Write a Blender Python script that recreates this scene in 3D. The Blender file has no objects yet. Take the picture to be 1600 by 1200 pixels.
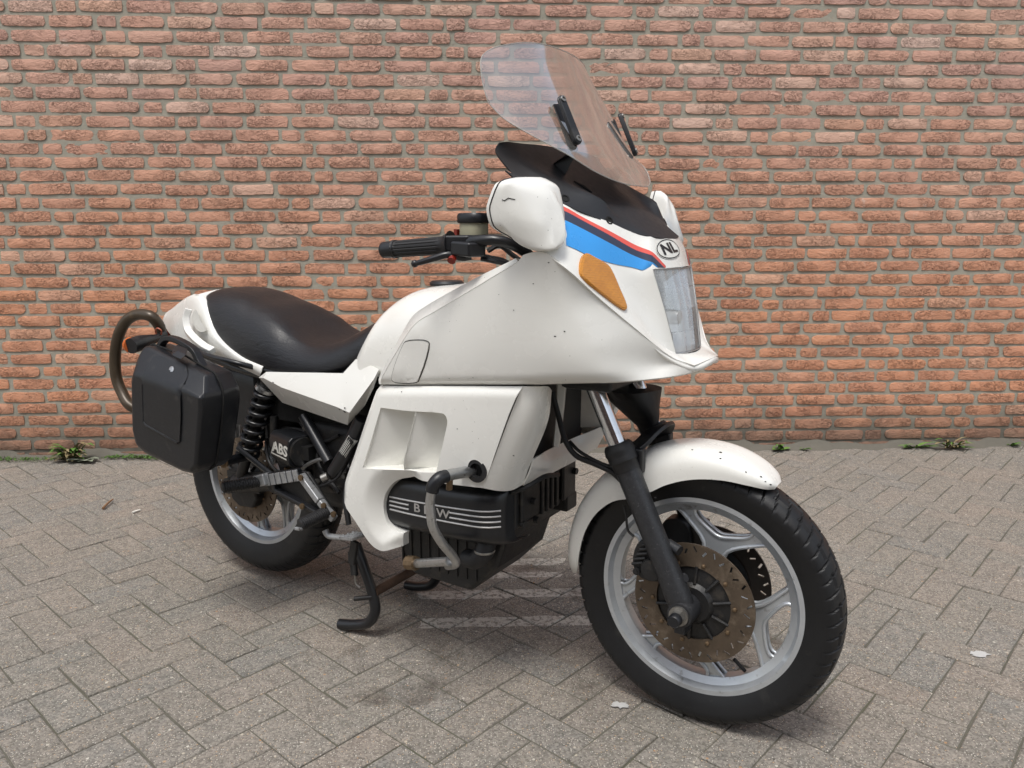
import bpy, bmesh, math, random
import numpy as np
from mathutils import Vector, Matrix
from mathutils.geometry import delaunay_2d_cdt
from mathutils.bvhtree import BVHTree
random.seed(7); R = math.radians
S = bpy.context.scene; COL = S.collection

# ---------------------------------------------------------------- camera, sky, sun, exposure
cam = bpy.data.cameras.new('camera'); cam.lens = 27.738; cam.sensor_width = 36; cam.clip_start = .05; cam.clip_end = 2000
co = bpy.data.objects.new('camera', cam); COL.objects.link(co); S.camera = co
_c = [[0.99911, -0.042136, -0.0021], [0.010025, 0.188753, 0.981973], [-0.04098, -0.98112, 0.189007], [0.0, -4.085244, 1.155554]]
co.matrix_world = Matrix(((_c[0][0], _c[1][0], _c[2][0], _c[3][0]), (_c[0][1], _c[1][1], _c[2][1], _c[3][1]), (_c[0][2], _c[1][2], _c[2][2], _c[3][2]), (0, 0, 0, 1)))
SUN_EL, SUN_AZ = 66, 205          # degrees; azimuth clockwise from +Y (the wall)
W = bpy.data.worlds.new('World'); S.world = W; W.use_nodes = True
wn = W.node_tree; bg = wn.nodes['Background']
sky = wn.nodes.new('ShaderNodeTexSky'); sky.sky_type = 'NISHITA'; sky.sun_disc = False
sky.sun_elevation = R(SUN_EL); sky.sun_rotation = R(SUN_AZ); sky.dust_density = 3; sky.air_density = 1.2
hs = wn.nodes.new('ShaderNodeHueSaturation'); hs.inputs['Saturation'].default_value = .42
wn.links.new(sky.outputs[0], hs.inputs['Color']); wn.links.new(hs.outputs[0], bg.inputs[0]); bg.inputs[1].default_value = .14
sl = bpy.data.lights.new('sun', 'SUN'); sl.energy = 1.5; sl.angle = R(16); sl.color = (1, .97, .92)
so = bpy.data.objects.new('sun', sl); COL.objects.link(so)
_d = Vector((math.sin(R(SUN_AZ)) * math.cos(R(SUN_EL)), math.cos(R(SUN_AZ)) * math.cos(R(SUN_EL)), math.sin(R(SUN_EL))))
so.rotation_euler = _d.to_track_quat('Z', 'Y').to_euler()
S.view_settings.view_transform = 'Standard'; S.view_settings.look = 'None'; S.view_settings.gamma = 1
S.view_settings.use_curve_mapping = False; S.view_settings.exposure = 0.5
S.render.engine = 'CYCLES'; S.cycles.max_bounces = 8; S.cycles.transparent_max_bounces = 12; S.cycles.caustics_reflective = False; S.cycles.caustics_refractive = False

# ---------------------------------------------------------------- helpers
def mk(name, v, f, mat, parent=None, smooth=40, solid=0, off=-1, bevel=0, seg=2, label=None, out=None, recalc=False):
    me = bpy.data.meshes.new(name); me.from_pydata([tuple(map(float, p)) for p in v], [], f); me.update()
    if recalc:
        bm = bmesh.new(); bm.from_mesh(me); bmesh.ops.recalc_face_normals(bm, faces=bm.faces); bm.to_mesh(me); bm.free()
    if out is not None:
        n = Vector((0, 0, 0))
        for p in me.polygons: n += p.normal * p.area
        if n.dot(Vector(out)) < 0: me.flip_normals()
    if mat: me.materials.append(mat)
    if smooth:
        me.shade_smooth()
        if smooth < 180: me.set_sharp_from_angle(angle=R(smooth))
        if solid:                                     # crisp rims on shells
            bm = bmesh.new(); bm.from_mesh(me)
            for e in bm.edges:
                if e.is_boundary: e.smooth = False
            bm.to_mesh(me); bm.free()
    o = bpy.data.objects.new(name, me); COL.objects.link(o)
    if parent: o.parent = parent
    if solid:
        m = o.modifiers.new('thickness', 'SOLIDIFY'); m.thickness = solid; m.offset = off
    if bevel:
        m = o.modifiers.new('edges', 'BEVEL'); m.width = bevel; m.segments = seg; m.limit_method = 'ANGLE'; m.angle_limit = R(30); m.harden_normals = True
    if label: o['label'] = label
    return o
def thing(name, label, cat, loc=(0, 0, 0), rz=0, group=None):
    o = bpy.data.objects.new(name, None); COL.objects.link(o); o.empty_display_size = .1
    o.location = loc; o.rotation_euler = (0, 0, rz); o['label'] = label; o['category'] = cat
    if group: o['group'] = group
    return o
def M(p): return [M(q) for q in p] if isinstance(p[0], (list, tuple)) else (p[0], -p[1], p[2])
def spl(pts, n=8, closed=False, sharp=()):
    """points on a centripetal Catmull-Rom curve through pts, n per span; broken at the indices in sharp"""
    P = [np.array(p, float) for p in pts]; N = len(P); o = []
    for i in range(N if closed else N - 1):
        a, b = P[i], P[(i + 1) % N]
        pa = P[i - 1] if (closed or i > 0) and i not in sharp else 2 * a - b
        pb = P[(i + 2) % N] if (closed or i + 2 < N) and (i + 1) % N not in sharp else 2 * b - a
        k = [max(np.linalg.norm(x - y), 1e-6) ** .5 for x, y in ((a, pa), (b, a), (pb, b))]
        t0, t1, t2, t3 = 0, k[0], k[0] + k[1], sum(k)
        for j in range(n):
            t = t1 + (t2 - t1) * j / n
            A1 = (t1 - t) / (t1 - t0) * pa + (t - t0) / (t1 - t0) * a; A2 = (t2 - t) / (t2 - t1) * a + (t - t1) / (t2 - t1) * b
            A3 = (t3 - t) / (t3 - t2) * b + (t - t2) / (t3 - t2) * pb
            B1 = (t2 - t) / (t2 - t0) * A1 + (t - t0) / (t2 - t0) * A2; B2 = (t3 - t) / (t3 - t1) * A2 + (t - t1) / (t3 - t1) * A3
            o.append((t2 - t) / (t2 - t1) * B1 + (t - t1) / (t2 - t1) * B2)
    if not closed: o.append(P[-1])
    return o
def grid(rows, nu=6, nv=6, su=(), sv=()):
    """dense (rows x cols) array through a control grid; su, sv: sharp columns and rows"""
    H = [spl(r, nu, sharp=su) for r in rows]
    Cc = [spl([h[j] for h in H], nv, sharp=sv) for j in range(len(H[0]))]
    return np.array(Cc).transpose(1, 0, 2)
def gfaces(nr, nc, skip=None, closed=False):
    f = []
    for i in range(nr - 1):
        for j in range(nc if closed else nc - 1):
            if skip and skip(i, j): continue
            k = (j + 1) % nc
            f.append((i * nc + j, i * nc + k, (i + 1) * nc + k, (i + 1) * nc + j))
    return f
def patch(name, rows, mat, parent, nu=6, nv=6, su=(), sv=(), out=None, skip=None, **k):
    G = grid(rows, nu, nv, su, sv); nr, nc, _ = G.shape
    return mk(name, G.reshape(-1, 3), gfaces(nr, nc, skip), mat, parent, out=out, **k)
def frames(P, closed=False):
    P = [np.array(p, float) for p in P]; n = len(P); T = []
    for i in range(n):
        a = P[i - 1] if (i or closed) else P[i]; b = P[(i + 1) % n] if (i + 1 < n or closed) else P[i]
        t = b - a; T.append(t / (np.linalg.norm(t) + 1e-12))
    u = np.cross(T[0], (0, 0, 1.)); u = np.cross(T[0], (0, 1., 0)) if np.linalg.norm(u) < .2 else u
    u /= np.linalg.norm(u); F = []
    for t in T:
        u = u - t * u.dot(t); u /= np.linalg.norm(u); F.append((u, np.cross(t, u)))
    return P, F
def tube_vf(pts, r, n=12, smoothn=6, closed=False, sect=None, sharp=()):
    P = spl(pts, smoothn, closed, sharp) if smoothn and len(pts) > 2 else [np.array(p, float) for p in pts]
    P, F = frames(P, closed); m = len(P); v = []
    for i, (p, (a, b)) in enumerate(zip(P, F)):
        s = i / max(m - 1, 1)
        rr = r(s) if callable(r) else r
        if sect is None:
            v += [p + rr * (math.cos(2 * math.pi * k / n) * a + math.sin(2 * math.pi * k / n) * b) for k in range(n)]
        else:
            v += [p + rr * (x * a + y * b) for x, y in sect]; n = len(sect)
    f = [(i * n + j, i * n + (j + 1) % n, ((i + 1) % m) * n + (j + 1) % n, ((i + 1) % m) * n + j) for i in range(m if closed else m - 1) for j in range(n)]
    if not closed: f += [tuple(range(n))[::-1], tuple(range((m - 1) * n, m * n))]
    return v, f
def tube(name, pts, r, mat, parent, n=12, smoothn=6, closed=False, sect=None, sharp=(), **k):
    v, f = tube_vf(pts, r, n, smoothn, closed, sect, sharp); return mk(name, v, f, mat, parent, **k)
def join(*vf):
    V, F = [], []
    for v, f in vf:
        b = len(V); V += list(v); F += [tuple(i + b for i in q) for q in f]
    return V, F
def mks(name, parts, mat, parent, **k): return [mk(name, v, f, mat, parent, **k) for v, f in parts]
def near(poly):
    P = np.array([(p[0], p[2]) for p in poly], float); A, B = P[:-1], P[1:]; D = B - A; L = np.maximum((D ** 2).sum(1), 1e-12)
    def dist(x, z):
        q = np.array((x, z)); t = np.clip(((q - A) * D).sum(1) / L, 0, 1); return float(np.min(np.hypot(*(A + D * t[:, None] - q).T)))
    return dist
def polyfit(ctrl):
    C_ = np.array(ctrl, float); x0, z0 = C_[:, 0].mean(), C_[:, 2].mean()
    B = lambda x, z: np.array((1 + 0 * x, x - x0, z - z0, (x - x0) ** 2, (x - x0) * (z - z0), (z - z0) ** 2))
    w = np.linalg.lstsq(B(C_[:, 0], C_[:, 2]).T, C_[:, 1], rcond=None)[0]
    return lambda x, z: float(B(x, z) @ w)
def lathe_vf(prof, c, ax, n=48, cap=True):
    """prof: (radius, distance along ax) pairs"""
    ax = np.array(ax, float); ax /= np.linalg.norm(ax); a = np.cross(ax, (0, 0, 1.)); a = np.array((1., 0, 0)) if np.linalg.norm(a) < .1 else a / np.linalg.norm(a)
    b = np.cross(ax, a); c = np.array(c, float)
    v = [c + ax * h + r * (math.cos(2 * math.pi * k / n) * a + math.sin(2 * math.pi * k / n) * b) for r, h in prof for k in range(n)]
    m = len(prof); f = [(i * n + j, i * n + (j + 1) % n, (i + 1) * n + (j + 1) % n, (i + 1) * n + j) for i in range(m - 1) for j in range(n)]
    if cap:
        if prof[0][0] > 1e-5: f.append(tuple(range(n))[::-1])
        if prof[-1][0] > 1e-5: f.append(tuple(range((m - 1) * n, m * n)))
    return v, f
def lathe(name, prof, c, ax, mat, parent, n=48, cap=True, **k):
    v, f = lathe_vf(prof, c, ax, n, cap); return mk(name, v, f, mat, parent, **k)
def cyl_vf(a, b, r, n=16, ch=.0):
    a = np.array(a, float); b = np.array(b, float); L = np.linalg.norm(b - a)
    pr = [(r, 0), (r, L)] if not ch else [(r - ch, 0), (r, ch), (r, L - ch), (r - ch, L)]
    return lathe_vf(pr, a, b - a, n)
def box_vf(x0, x1, y0, y1, z0, z1):
    v = [(x, y, z) for x in (x0, x1) for y in (y0, y1) for z in (z0, z1)]
    return v, [(0, 1, 3, 2), (4, 6, 7, 5), (0, 4, 5, 1), (2, 3, 7, 6), (0, 2, 6, 4), (1, 5, 7, 3)]
def prism_vf(poly, d):
    """poly: 3-D outline points; d: extrusion vector"""
    n = len(poly); P = [np.array(p, float) for p in poly]; d = np.array(d, float)
    return P + [p + d for p in P], [tuple(range(n)), tuple(range(n, 2 * n))[::-1]] + [(i, i + n, (i + 1) % n + n, (i + 1) % n) for i in range(n)]
def inside(x, z, P):
    r = False; n = len(P)
    for i in range(n):
        x0, z0 = P[i]; x1, z1 = P[i - 1]
        if (z0 > z) != (z1 > z) and x < (x1 - x0) * (z - z0) / (z1 - z0) + x0: r = not r
    return r
def tri2d(outline, holes=(), res=.02, lines=()):
    """triangles inside a 2-D outline, outside the holes, edges kept along the outlines and lines"""
    V, E = [], []
    for L in (outline,) + tuple(holes):
        b = len(V); V += [Vector(p) for p in L]; E += [(b + i, b + (i + 1) % len(L)) for i in range(len(L))]
    for L in lines:
        b = len(V); V += [Vector(p) for p in L]; E += [(b + i, b + i + 1) for i in range(len(L) - 1)]
    if res:
        xs = [p[0] for p in outline]; zs = [p[1] for p in outline]; k = 0
        B = np.array([tuple(q) for q in V])
        z = min(zs) + res * .5
        while z < max(zs):
            x = min(xs) + res * (.5 if k % 2 else 0)
            while x < max(xs):
                if inside(x, z, outline) and not any(inside(x, z, h) for h in holes) and np.min(np.hypot(B[:, 0] - x, B[:, 1] - z)) > res * .45: V.append(Vector((x, z)))
                x += res
            z += res * .87; k += 1
    v, e, f, *_ = delaunay_2d_cdt(V, E, [], 0, 1e-6)
    F = []
    for t in f:
        x = sum(v[i].x for i in t) / 3; z = sum(v[i].y for i in t) / 3
        if inside(x, z, outline) and not any(inside(x, z, h) for h in holes): F.append(tuple(t))
    return [(p.x, p.y) for p in v], F
def tps(ctrl):
    """smooth y(x, z) through control points"""
    C_ = np.array(ctrl, float); n = len(C_)
    U = lambda r: np.where(r > 1e-9, r * r * np.log(r + 1e-12), 0)
    K = U(np.hypot(C_[:, 0][:, None] - C_[:, 0], C_[:, 2][:, None] - C_[:, 2])) + 1e-5 * np.eye(n)
    Pm = np.c_[np.ones(n), C_[:, 0], C_[:, 2]]
    A = np.zeros((n + 3, n + 3)); A[:n, :n] = K; A[:n, n:] = Pm; A[n:, :n] = Pm.T
    w = np.linalg.solve(A, np.r_[C_[:, 1], 0, 0, 0])
    return lambda x, z: float(U(np.hypot(C_[:, 0] - x, C_[:, 2] - z)) @ w[:n] + w[n] + w[n + 1] * x + w[n + 2] * z)
def sheet(name, outline, mat, parent, ctrl=(), holes=(), res=.02, fy=None, mirror=False, lines=(), **k):
    """a shell over the bike's x-z plane: outline of 3-D points, y smooth between them"""
    fy = fy or tps(list(outline[::max(1, len(outline) // 60)]) + list(ctrl))
    v, f = tri2d([(p[0], p[2]) for p in outline], [[(p[0], p[2]) for p in h] for h in holes], res, [[(p[0], p[2]) for p in l] for l in lines])
    s = -1 if mirror else 1
    return mk(name, [(x, s * fy(x, z), z) for x, z in v], f, mat, parent, out=(0, -s, 0), **k)
def bvh(o):
    dg = bpy.context.evaluated_depsgraph_get(); dg.update(); e = o.evaluated_get(dg); me = e.to_mesh()
    t = BVHTree.FromPolygons([v.co.copy() for v in me.vertices], [tuple(p.vertices) for p in me.polygons]); e.to_mesh_clear(); return t
def drop(V, tree, d, back=.3, lift=.0012):
    """lay points on a surface along direction d"""
    d = Vector(d).normalized(); o = []
    for p in V:
        h = tree.ray_cast(Vector(p) - d * back, d)
        if h[0] is None: o.append(Vector(p)); continue
        n = h[1] if h[1].dot(d) < 0 else -h[1]; o.append(h[0] + n * lift)
    return o
def decal(name, outline, frame, tree, mat, parent, res=.012, holes=(), lift=.0012, label=None, solid=0):
    """a thin film cut to an outline given in frame = (origin, u, v), laid on the surface along u x v"""
    o, u, v = (np.array(q, float) for q in frame); u /= np.linalg.norm(u); v = v - u * v.dot(u); v /= np.linalg.norm(v); n = np.cross(u, v)
    a, f = tri2d(outline, holes, res)
    return mk(name, drop([o + u * x + v * z for x, z in a], tree, -n, lift=lift), f, mat, parent, label=label, solid=solid, smooth=180, out=tuple(n))
def text_vf(s, size, bold=0, shear=0):
    c = bpy.data.curves.new('t', 'FONT'); c.body = s; c.size = size; c.offset = bold; c.shear = shear; c.align_x = 'CENTER'; c.align_y = 'CENTER'; c.resolution_u = 3
    o = bpy.data.objects.new('t', c); COL.objects.link(o); dg = bpy.context.evaluated_depsgraph_get(); dg.update()
    me = o.evaluated_get(dg).to_mesh(); v = [tuple(q.co) for q in me.vertices]; f = [tuple(p.vertices) for p in me.polygons]
    o.evaluated_get(dg).to_mesh_clear(); bpy.data.objects.remove(o); bpy.data.curves.remove(c); return v, f
def lettering(name, s, size, frame, mat, parent, tree=None, bold=0, shear=0, sx=1, lift=.0015, solid=0):
    o, u, v = (np.array(q, float) for q in frame); u /= np.linalg.norm(u); v = v - u * v.dot(u); v /= np.linalg.norm(v); n = np.cross(u, v)
    V, F = text_vf(s, size, bold, shear); P = [o + u * p[0] * sx + v * p[1] for p in V]
    if tree: P = drop(P, tree, -n, lift=lift)
    else: P = [p + n * lift for p in P]
    return mk(name, P, F, mat, parent, smooth=0, solid=solid, off=1)

# ---------------------------------------------------------------- materials
class NT:
    def __init__(s, name):
        s.m = bpy.data.materials.new(name); s.m.use_nodes = True; s.t = s.m.node_tree; s.b = s.t.nodes['Principled BSDF']; s.out = s.t.nodes['Material Output']
    def n(s, typ, **k):
        d = s.t.nodes.new('ShaderNode' + typ)
        for a, b in k.items():
            if a.startswith('i_'): s.set(d.inputs[a[2:].replace('_', ' ')], b)
            elif a[0] == 'I' and a[1:].isdigit(): s.set(d.inputs[int(a[1:])], b)
            else: setattr(d, a, b)
        return d
    def set(s, i, v):
        if isinstance(v, bpy.types.NodeSocket): s.t.links.new(v, i)
        elif isinstance(v, bpy.types.Node): s.t.links.new(v.outputs[0], i)
        else: i.default_value = v if not (isinstance(v, tuple) and len(v) == 3 and len(i.default_value) == 4) else (*v, 1)
    def P(s, **k):
        for a, b in k.items(): s.set(s.b.inputs[a.replace('_', ' ')], b)
        return s
    def pos(s): return s.n('NewGeometry').outputs['Position']
    def obj(s): return s.n('TexCoord').outputs['Object']
    def noise(s, v, sc, det=4, rough=.55, dist=0): return s.n('TexNoise', i_Vector=v, i_Scale=sc, i_Detail=det, i_Roughness=rough, i_Distortion=dist).outputs['Fac']
    def ramp(s, f, *st):
        r = s.n('ValToRGB', i_Fac=f); e = r.color_ramp.elements
        while len(e) < len(st): e.new(.5)
        for q, (p, c) in zip(e, st): q.position = p; q.color = (*c, 1) if isinstance(c, tuple) else (c, c, c, 1)
        return r.outputs[0]
    def mix(s, f, a, b, mode='MIX'):
        d = s.n('Mix', data_type='RGBA', blend_type=mode); s.set(d.inputs[0], f); s.set(d.inputs[6], a); s.set(d.inputs[7], b); return d.outputs[2]
    def math(s, op, a, b=0., c=0.):
        d = s.n('Math', operation=op); s.set(d.inputs[0], a); s.set(d.inputs[1], b); s.set(d.inputs[2], c); return d.outputs[0]
    def bump(s, h, st=.3, d=.002, prev=None):
        b = s.n('Bump', i_Height=h, i_Strength=st, i_Distance=d)
        if prev is not None: s.set(b.inputs['Normal'], prev)
        return b.outputs[0]
def simple(name, col, rough=.5, metal=0, var=.25, sc=30, bump=0, bsc=200, coat=0, spec=.5, dirt=None):
    t = NT(name); o = t.obj(); n = t.noise(o, sc, 5, .6)
    c = t.mix(t.ramp(n, (.3, 1 - var), (.7, 1.)), (0, 0, 0), col) if False else t.mix(n, tuple(x * (1 - var) for x in col), tuple(min(1, x * (1 + var)) for x in col))
    if dirt:
        c = t.mix(t.ramp(t.noise(o, dirt[1], 6, .65), (dirt[2], 0.), (dirt[2] + .15, 1.)), c, dirt[0])
    rr = t.math('ADD', t.math('MULTIPLY', t.noise(o, sc * 2.3, 4), .22), rough - .11)
    t.P(Base_Color=c, Roughness=rr, Metallic=metal, Specular_IOR_Level=spec, Coat_Weight=coat, Coat_Roughness=.12)
    if bump: t.P(Normal=t.bump(t.noise(o, bsc, 3), bump, .002))
    return t.m
def paint():
    t = NT('white_paint'); o = t.obj()
    c = t.mix(t.noise(o, 5, 6, .6), (.775, .77, .725), (.80, .797, .76))
    sp = t.n('TexVoronoi', i_Vector=o, i_Scale=70., feature='F1')
    specks = t.math('MULTIPLY', t.math('LESS_THAN', sp.outputs['Distance'], .075), t.math('GREATER_THAN', t.noise(o, 9, 2), .58))
    c = t.mix(t.math('MULTIPLY', specks, .6), c, (.12, .11, .09))
    grime = t.ramp(t.noise(t.n('Mapping', i_Vector=o, i_Scale=(6., 6., 22.)).outputs[0], 1.2, 6, .65), (.56, 0.), (.75, 1.))
    c = t.mix(t.math('MULTIPLY', grime, .10), c, (.5, .46, .38))
    t.P(Base_Color=c, Roughness=t.math('ADD', t.math('MULTIPLY', t.noise(o, 14, 5), .2), .16), Coat_Weight=.35, Coat_Roughness=.1, Specular_IOR_Level=.45)
    t.P(Normal=t.bump(t.noise(o, 260, 2), .03, .001)); return t.m
MW = paint()
MPL = simple('black_plastic', (.009, .0098, .012), .38, var=.25, bump=.14, bsc=700, dirt=((.04, .038, .036), 16, .6))
MSAT = simple('satin_black', (.012, .0128, .015), .32, var=.2, bump=.05, bsc=900)
MDEF = simple('matt_black_deflector', (.012, .013, .0155), .5, var=.2, bump=.08, bsc=900)
MENG = simple('engine_black', (.0105, .0105, .011), .48, var=.5, sc=22, bump=.35, bsc=260, dirt=((.042, .036, .029), 24, .55))
MRUB = simple('rubber', (.010, .010, .011), .55, var=.3, bump=.2, bsc=420)
MTYRE = simple('tyre_rubber', (.0085, .0088, .0098), .46, var=.3, sc=18, bump=.15, bsc=500, spec=.4, dirt=((.024, .023, .022), 20, .6))
MLEATH = None
def leather():
    t = NT('seat_vinyl'); o = t.obj()
    v = t.n('TexVoronoi', i_Vector=o, i_Scale=260., feature='DISTANCE_TO_EDGE'); h = t.math('MINIMUM', t.math('MULTIPLY', v.outputs['Distance'], 5.), 1.)
    w = t.noise(t.n('Mapping', i_Vector=o, i_Scale=(9., 30., 34.)).outputs[0], 2.2, 5, .6, .6)
    t.P(Base_Color=t.mix(t.noise(o, 11, 5), (.008, .008, .0095), (.014, .014, .016)), Roughness=t.math('ADD', t.math('MULTIPLY', t.noise(o, 40, 4), .2), .25), Specular_IOR_Level=.5)
    t.P(Normal=t.bump(w, .28, .005, t.bump(h, .25, .0006))); return t.m
MLEATH = leather()
MCHR = simple('chrome', (.75, .76, .78), .12, 1, var=.12, sc=30, bump=.06, bsc=160, dirt=((.3, .27, .24), 45, .6))
MDULL = simple('dull_chrome', (.5, .505, .505), .36, .95, var=.2, sc=60, bump=.15, bsc=300, dirt=((.2, .19, .175), 70, .58))
MALU = simple('silver_wheel_paint', (.54, .57, .60), .34, .6, var=.14, sc=25, bump=.04, bsc=500, dirt=((.2, .19, .18), 30, .6))
MGREY = simple('grey_alloy', (.4, .41, .42), .42, .6, var=.25, sc=40, bump=.15, bsc=300, dirt=((.06, .055, .05), 40, .54))
MSLID = simple('worn_black_fork', (.028, .029, .032), .4, .2, var=.6, sc=160, bump=.22, bsc=330, dirt=((.11, .11, .11), 130, .6))
MDISC = simple('rusty_disc', (.125, .096, .07), .5, .65, var=.4, sc=35, bump=.1, bsc=300, dirt=((.25, .2, .15), 14, .52))
MDISC2 = simple('dark_disc', (.06, .05, .042), .55, .5, var=.4, sc=35)
MBRASS = simple('rusty_bolt', (.2, .14, .085), .5, .8, var=.5, sc=120)
MBOLT = simple('bolt_steel', (.32, .31, .29), .4, .9, var=.35, sc=150)
MDARK = simple('dark_void', (.006, .006, .006), .9, var=.2)
MBLUE = simple('blue_stripe', (.035, .30, .74), .3, var=.08, sc=12, coat=.2)
MNAVY = simple('navy_stripe', (.028, .036, .07), .32, var=.12, sc=12, coat=.2)
MRED = simple('red_stripe', (.72, .1, .075), .35, var=.1, sc=12, coat=.2)
MWPR = simple('white_print', (.72, .72, .68), .5, var=.1)
MSTR = simple('cover_stripe_silver', (.42, .41, .4), .4, .5, var=.25, sc=90)
MRES = simple('fluid_reservoir', (.44, .42, .3), .35, var=.12, sc=20)
MSLEEV = simple('bronze_lock_sleeve', (.06, .044, .028), .33, .25, var=.5, sc=9, dirt=((.16, .11, .06), 7, .58))
MREDLENS = simple('red_lens', (.22, .022, .014), .2, var=.1)
def amber():
    t = NT('amber_lens'); o = t.obj()
    w = t.n('TexWave', i_Vector=o, i_Scale=95., wave_type='BANDS', bands_direction='Z').outputs['Fac']
    w2 = t.n('TexWave', i_Vector=o, i_Scale=70., wave_type='BANDS', bands_direction='X').outputs['Fac']
    t.P(Base_Color=t.mix(t.noise(o, 30, 3), (.42, .15, .006), (.66, .27, .015)), Roughness=.22, Coat_Weight=.6, Coat_Roughness=.05, Specular_IOR_Level=.6)
    t.P(Normal=t.bump(t.math('ADD', w, t.math('MULTIPLY', w2, .5)), .3, .0015)); return t.m
MAMB = amber()
def glass(name, tint, fres, rough, haze=0):
    """thin clear sheet: mostly see-through, mirror-like at a grazing view"""
    t = NT(name); tr = t.n('BsdfTransparent', i_Color=tint); gl = t.n('BsdfGlossy', i_Roughness=rough, i_Color=(1, 1, 1))
    f = t.n('Fresnel', i_IOR=1.5).outputs[0]; f = t.math('MULTIPLY', f, fres); f.node.use_clamp = True
    mx = t.n('MixShader', I0=f); t.t.links.new(tr.outputs[0], mx.inputs[1]); t.t.links.new(gl.outputs[0], mx.inputs[2]); last = mx
    if haze:
        df = t.n('BsdfDiffuse', i_Color=(.6, .58, .55)); m2 = t.n('MixShader', I0=t.math('MULTIPLY', t.noise(t.obj(), 8, 5), haze))
        t.t.links.new(mx.outputs[0], m2.inputs[1]); t.t.links.new(df.outputs[0], m2.inputs[2]); last = m2
    t.t.links.new(last.outputs[0], t.out.inputs[0]); return t.m
MSCR = glass('smoked_clear_screen', (.78, .735, .70), 5.0, .085, .16)
def lens():
    t = NT('headlamp_glass'); o = t.obj(); s = t.n('SeparateXYZ', I0=o)
    q = t.n('CombineXYZ', I0=s.outputs[1], I1=s.outputs[2]).outputs[0]
    bk = t.n('TexBrick', i_Vector=q, i_Scale=1., i_Color1=(.15, .15, .15), i_Color2=(.95, .95, .95), i_Mortar=(.3, .3, .3), offset=.5); bk.inputs['Mortar Size'].default_value = .0012; bk.inputs['Brick Width'].default_value = .043; bk.inputs['Row Height'].default_value = .047
    w = t.n('TexWave', i_Vector=o, i_Scale=9., wave_type='BANDS', bands_direction='Y').outputs['Fac']
    nb = t.bump(t.math('MULTIPLY_ADD', bk.outputs[0], .8, t.math('MULTIPLY', w, .7)), .5, .004)
    tr = t.n('BsdfTransparent', i_Color=(.93, .94, .94)); gl = t.n('BsdfGlossy', i_Roughness=.06); t.set(gl.inputs['Normal'], nb)
    df = t.n('BsdfDiffuse', i_Color=(.8, .83, .85)); t.set(df.inputs['Normal'], nb)
    m1 = t.n('MixShader', I0=t.math('MULTIPLY_ADD', w, .16, .10)); t.t.links.new(tr.outputs[0], m1.inputs[1]); t.t.links.new(gl.outputs[0], m1.inputs[2])
    m2 = t.n('MixShader', I0=t.math('MULTIPLY_ADD', bk.outputs[0], .34, .12)); t.t.links.new(m1.outputs[0], m2.inputs[1]); t.t.links.new(df.outputs[0], m2.inputs[2]); t.t.links.new(m2.outputs[0], t.out.inputs[0]); return t.m
MLENS = lens()
MREFL = simple('headlamp_reflector', (.8, .82, .84), .28, 1, var=.12, sc=40, bump=.35, bsc=45)
def brick_mat(name, rnd):
    t = NT(name); p = t.pos()
    r = t.n('ObjectInfo').outputs['Random'] if rnd == 'obj' else t.n('NewGeometry').outputs['Random Per Island']
    h = t.n('SeparateXYZ', I0=p).outputs['Z']
    warm = t.ramp(r, (0, (.58, .27, .165)), (.3, (.63, .30, .18)), (.6, (.67, .31, .175)), (.85, (.56, .25, .15)), (1, (.69, .39, .26)))
    pink = t.ramp(r, (0, (.61, .37, .29)), (.3, (.63, .36, .27)), (.6, (.55, .33, .275)), (.85, (.67, .41, .30)), (1, (.71, .52, .44)))
    hz = t.math('ADD', h, t.math('MULTIPLY', t.noise(p, 1.3, 3), .9))
    c = t.mix(t.ramp(hz, (.55, 0.), (.999, 1.)) if False else t.math('MULTIPLY_ADD', hz, .9, -1.15), warm, pink)
    mm = t.n('Mapping', i_Vector=p, i_Scale=(1., 1., 2.1)).outputs[0]
    sp = t.noise(p, 90, 5, .7); c = t.mix(t.ramp(sp, (.35, 0.), (.75, 1.)), c, t.mix(.4, c, (.62, .4, .3)))
    fold = t.noise(mm, 15, 4, .6, 1.6)
    crease = t.ramp(t.math('ABSOLUTE', t.math('SUBTRACT', fold, .5)), (.0, 1.), (.018, 0.)); fold2 = t.noise(t.n('Mapping', i_Vector=p, i_Scale=(1., 1., 1.7), i_Rotation=(0, .5, 0)).outputs[0], 24, 3, .55, 2.2); crease = t.math('MAXIMUM', crease, t.math('MULTIPLY', t.ramp(t.math('ABSOLUTE', t.math('SUBTRACT', fold2, .52)), (.0, 1.), (.017, 0.)), .7))
    msk = t.ramp(t.noise(p, 7, 2), (.42, 0.), (.56, 1.))
    crease = t.math('MULTIPLY', crease, msk)
    c = t.mix(t.math('MULTIPLY', crease, .5), c, (.2, .09, .065))
    eff = t.math('MULTIPLY', t.ramp(t.noise(p, 4.2, 6, .7), (.64, 0.), (.72, 1.)), t.ramp(t.noise(p, 30, 4, .7), (.4, 0.), (.6, 1.)))
    c = t.mix(t.math('MULTIPLY', eff, .55), c, (.74, .68, .61))
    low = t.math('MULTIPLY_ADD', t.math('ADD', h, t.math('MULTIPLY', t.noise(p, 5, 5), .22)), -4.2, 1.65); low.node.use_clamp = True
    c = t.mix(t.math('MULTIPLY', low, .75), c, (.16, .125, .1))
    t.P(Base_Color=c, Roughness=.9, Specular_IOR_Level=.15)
    hgt = t.math('SUBTRACT', t.math('ADD', t.math('MULTIPLY', t.noise(mm, 26, 6, .65, 1.), 1.), t.math('MULTIPLY', t.noise(p, 150, 3), .25)), t.math('MULTIPLY', crease, .7))
    t.P(Normal=t.bump(hgt, .9, .009)); return t.m
MBR = brick_mat('brick_red', 'obj'); MBR2 = brick_mat('brick_red_far', 'isl')
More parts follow.
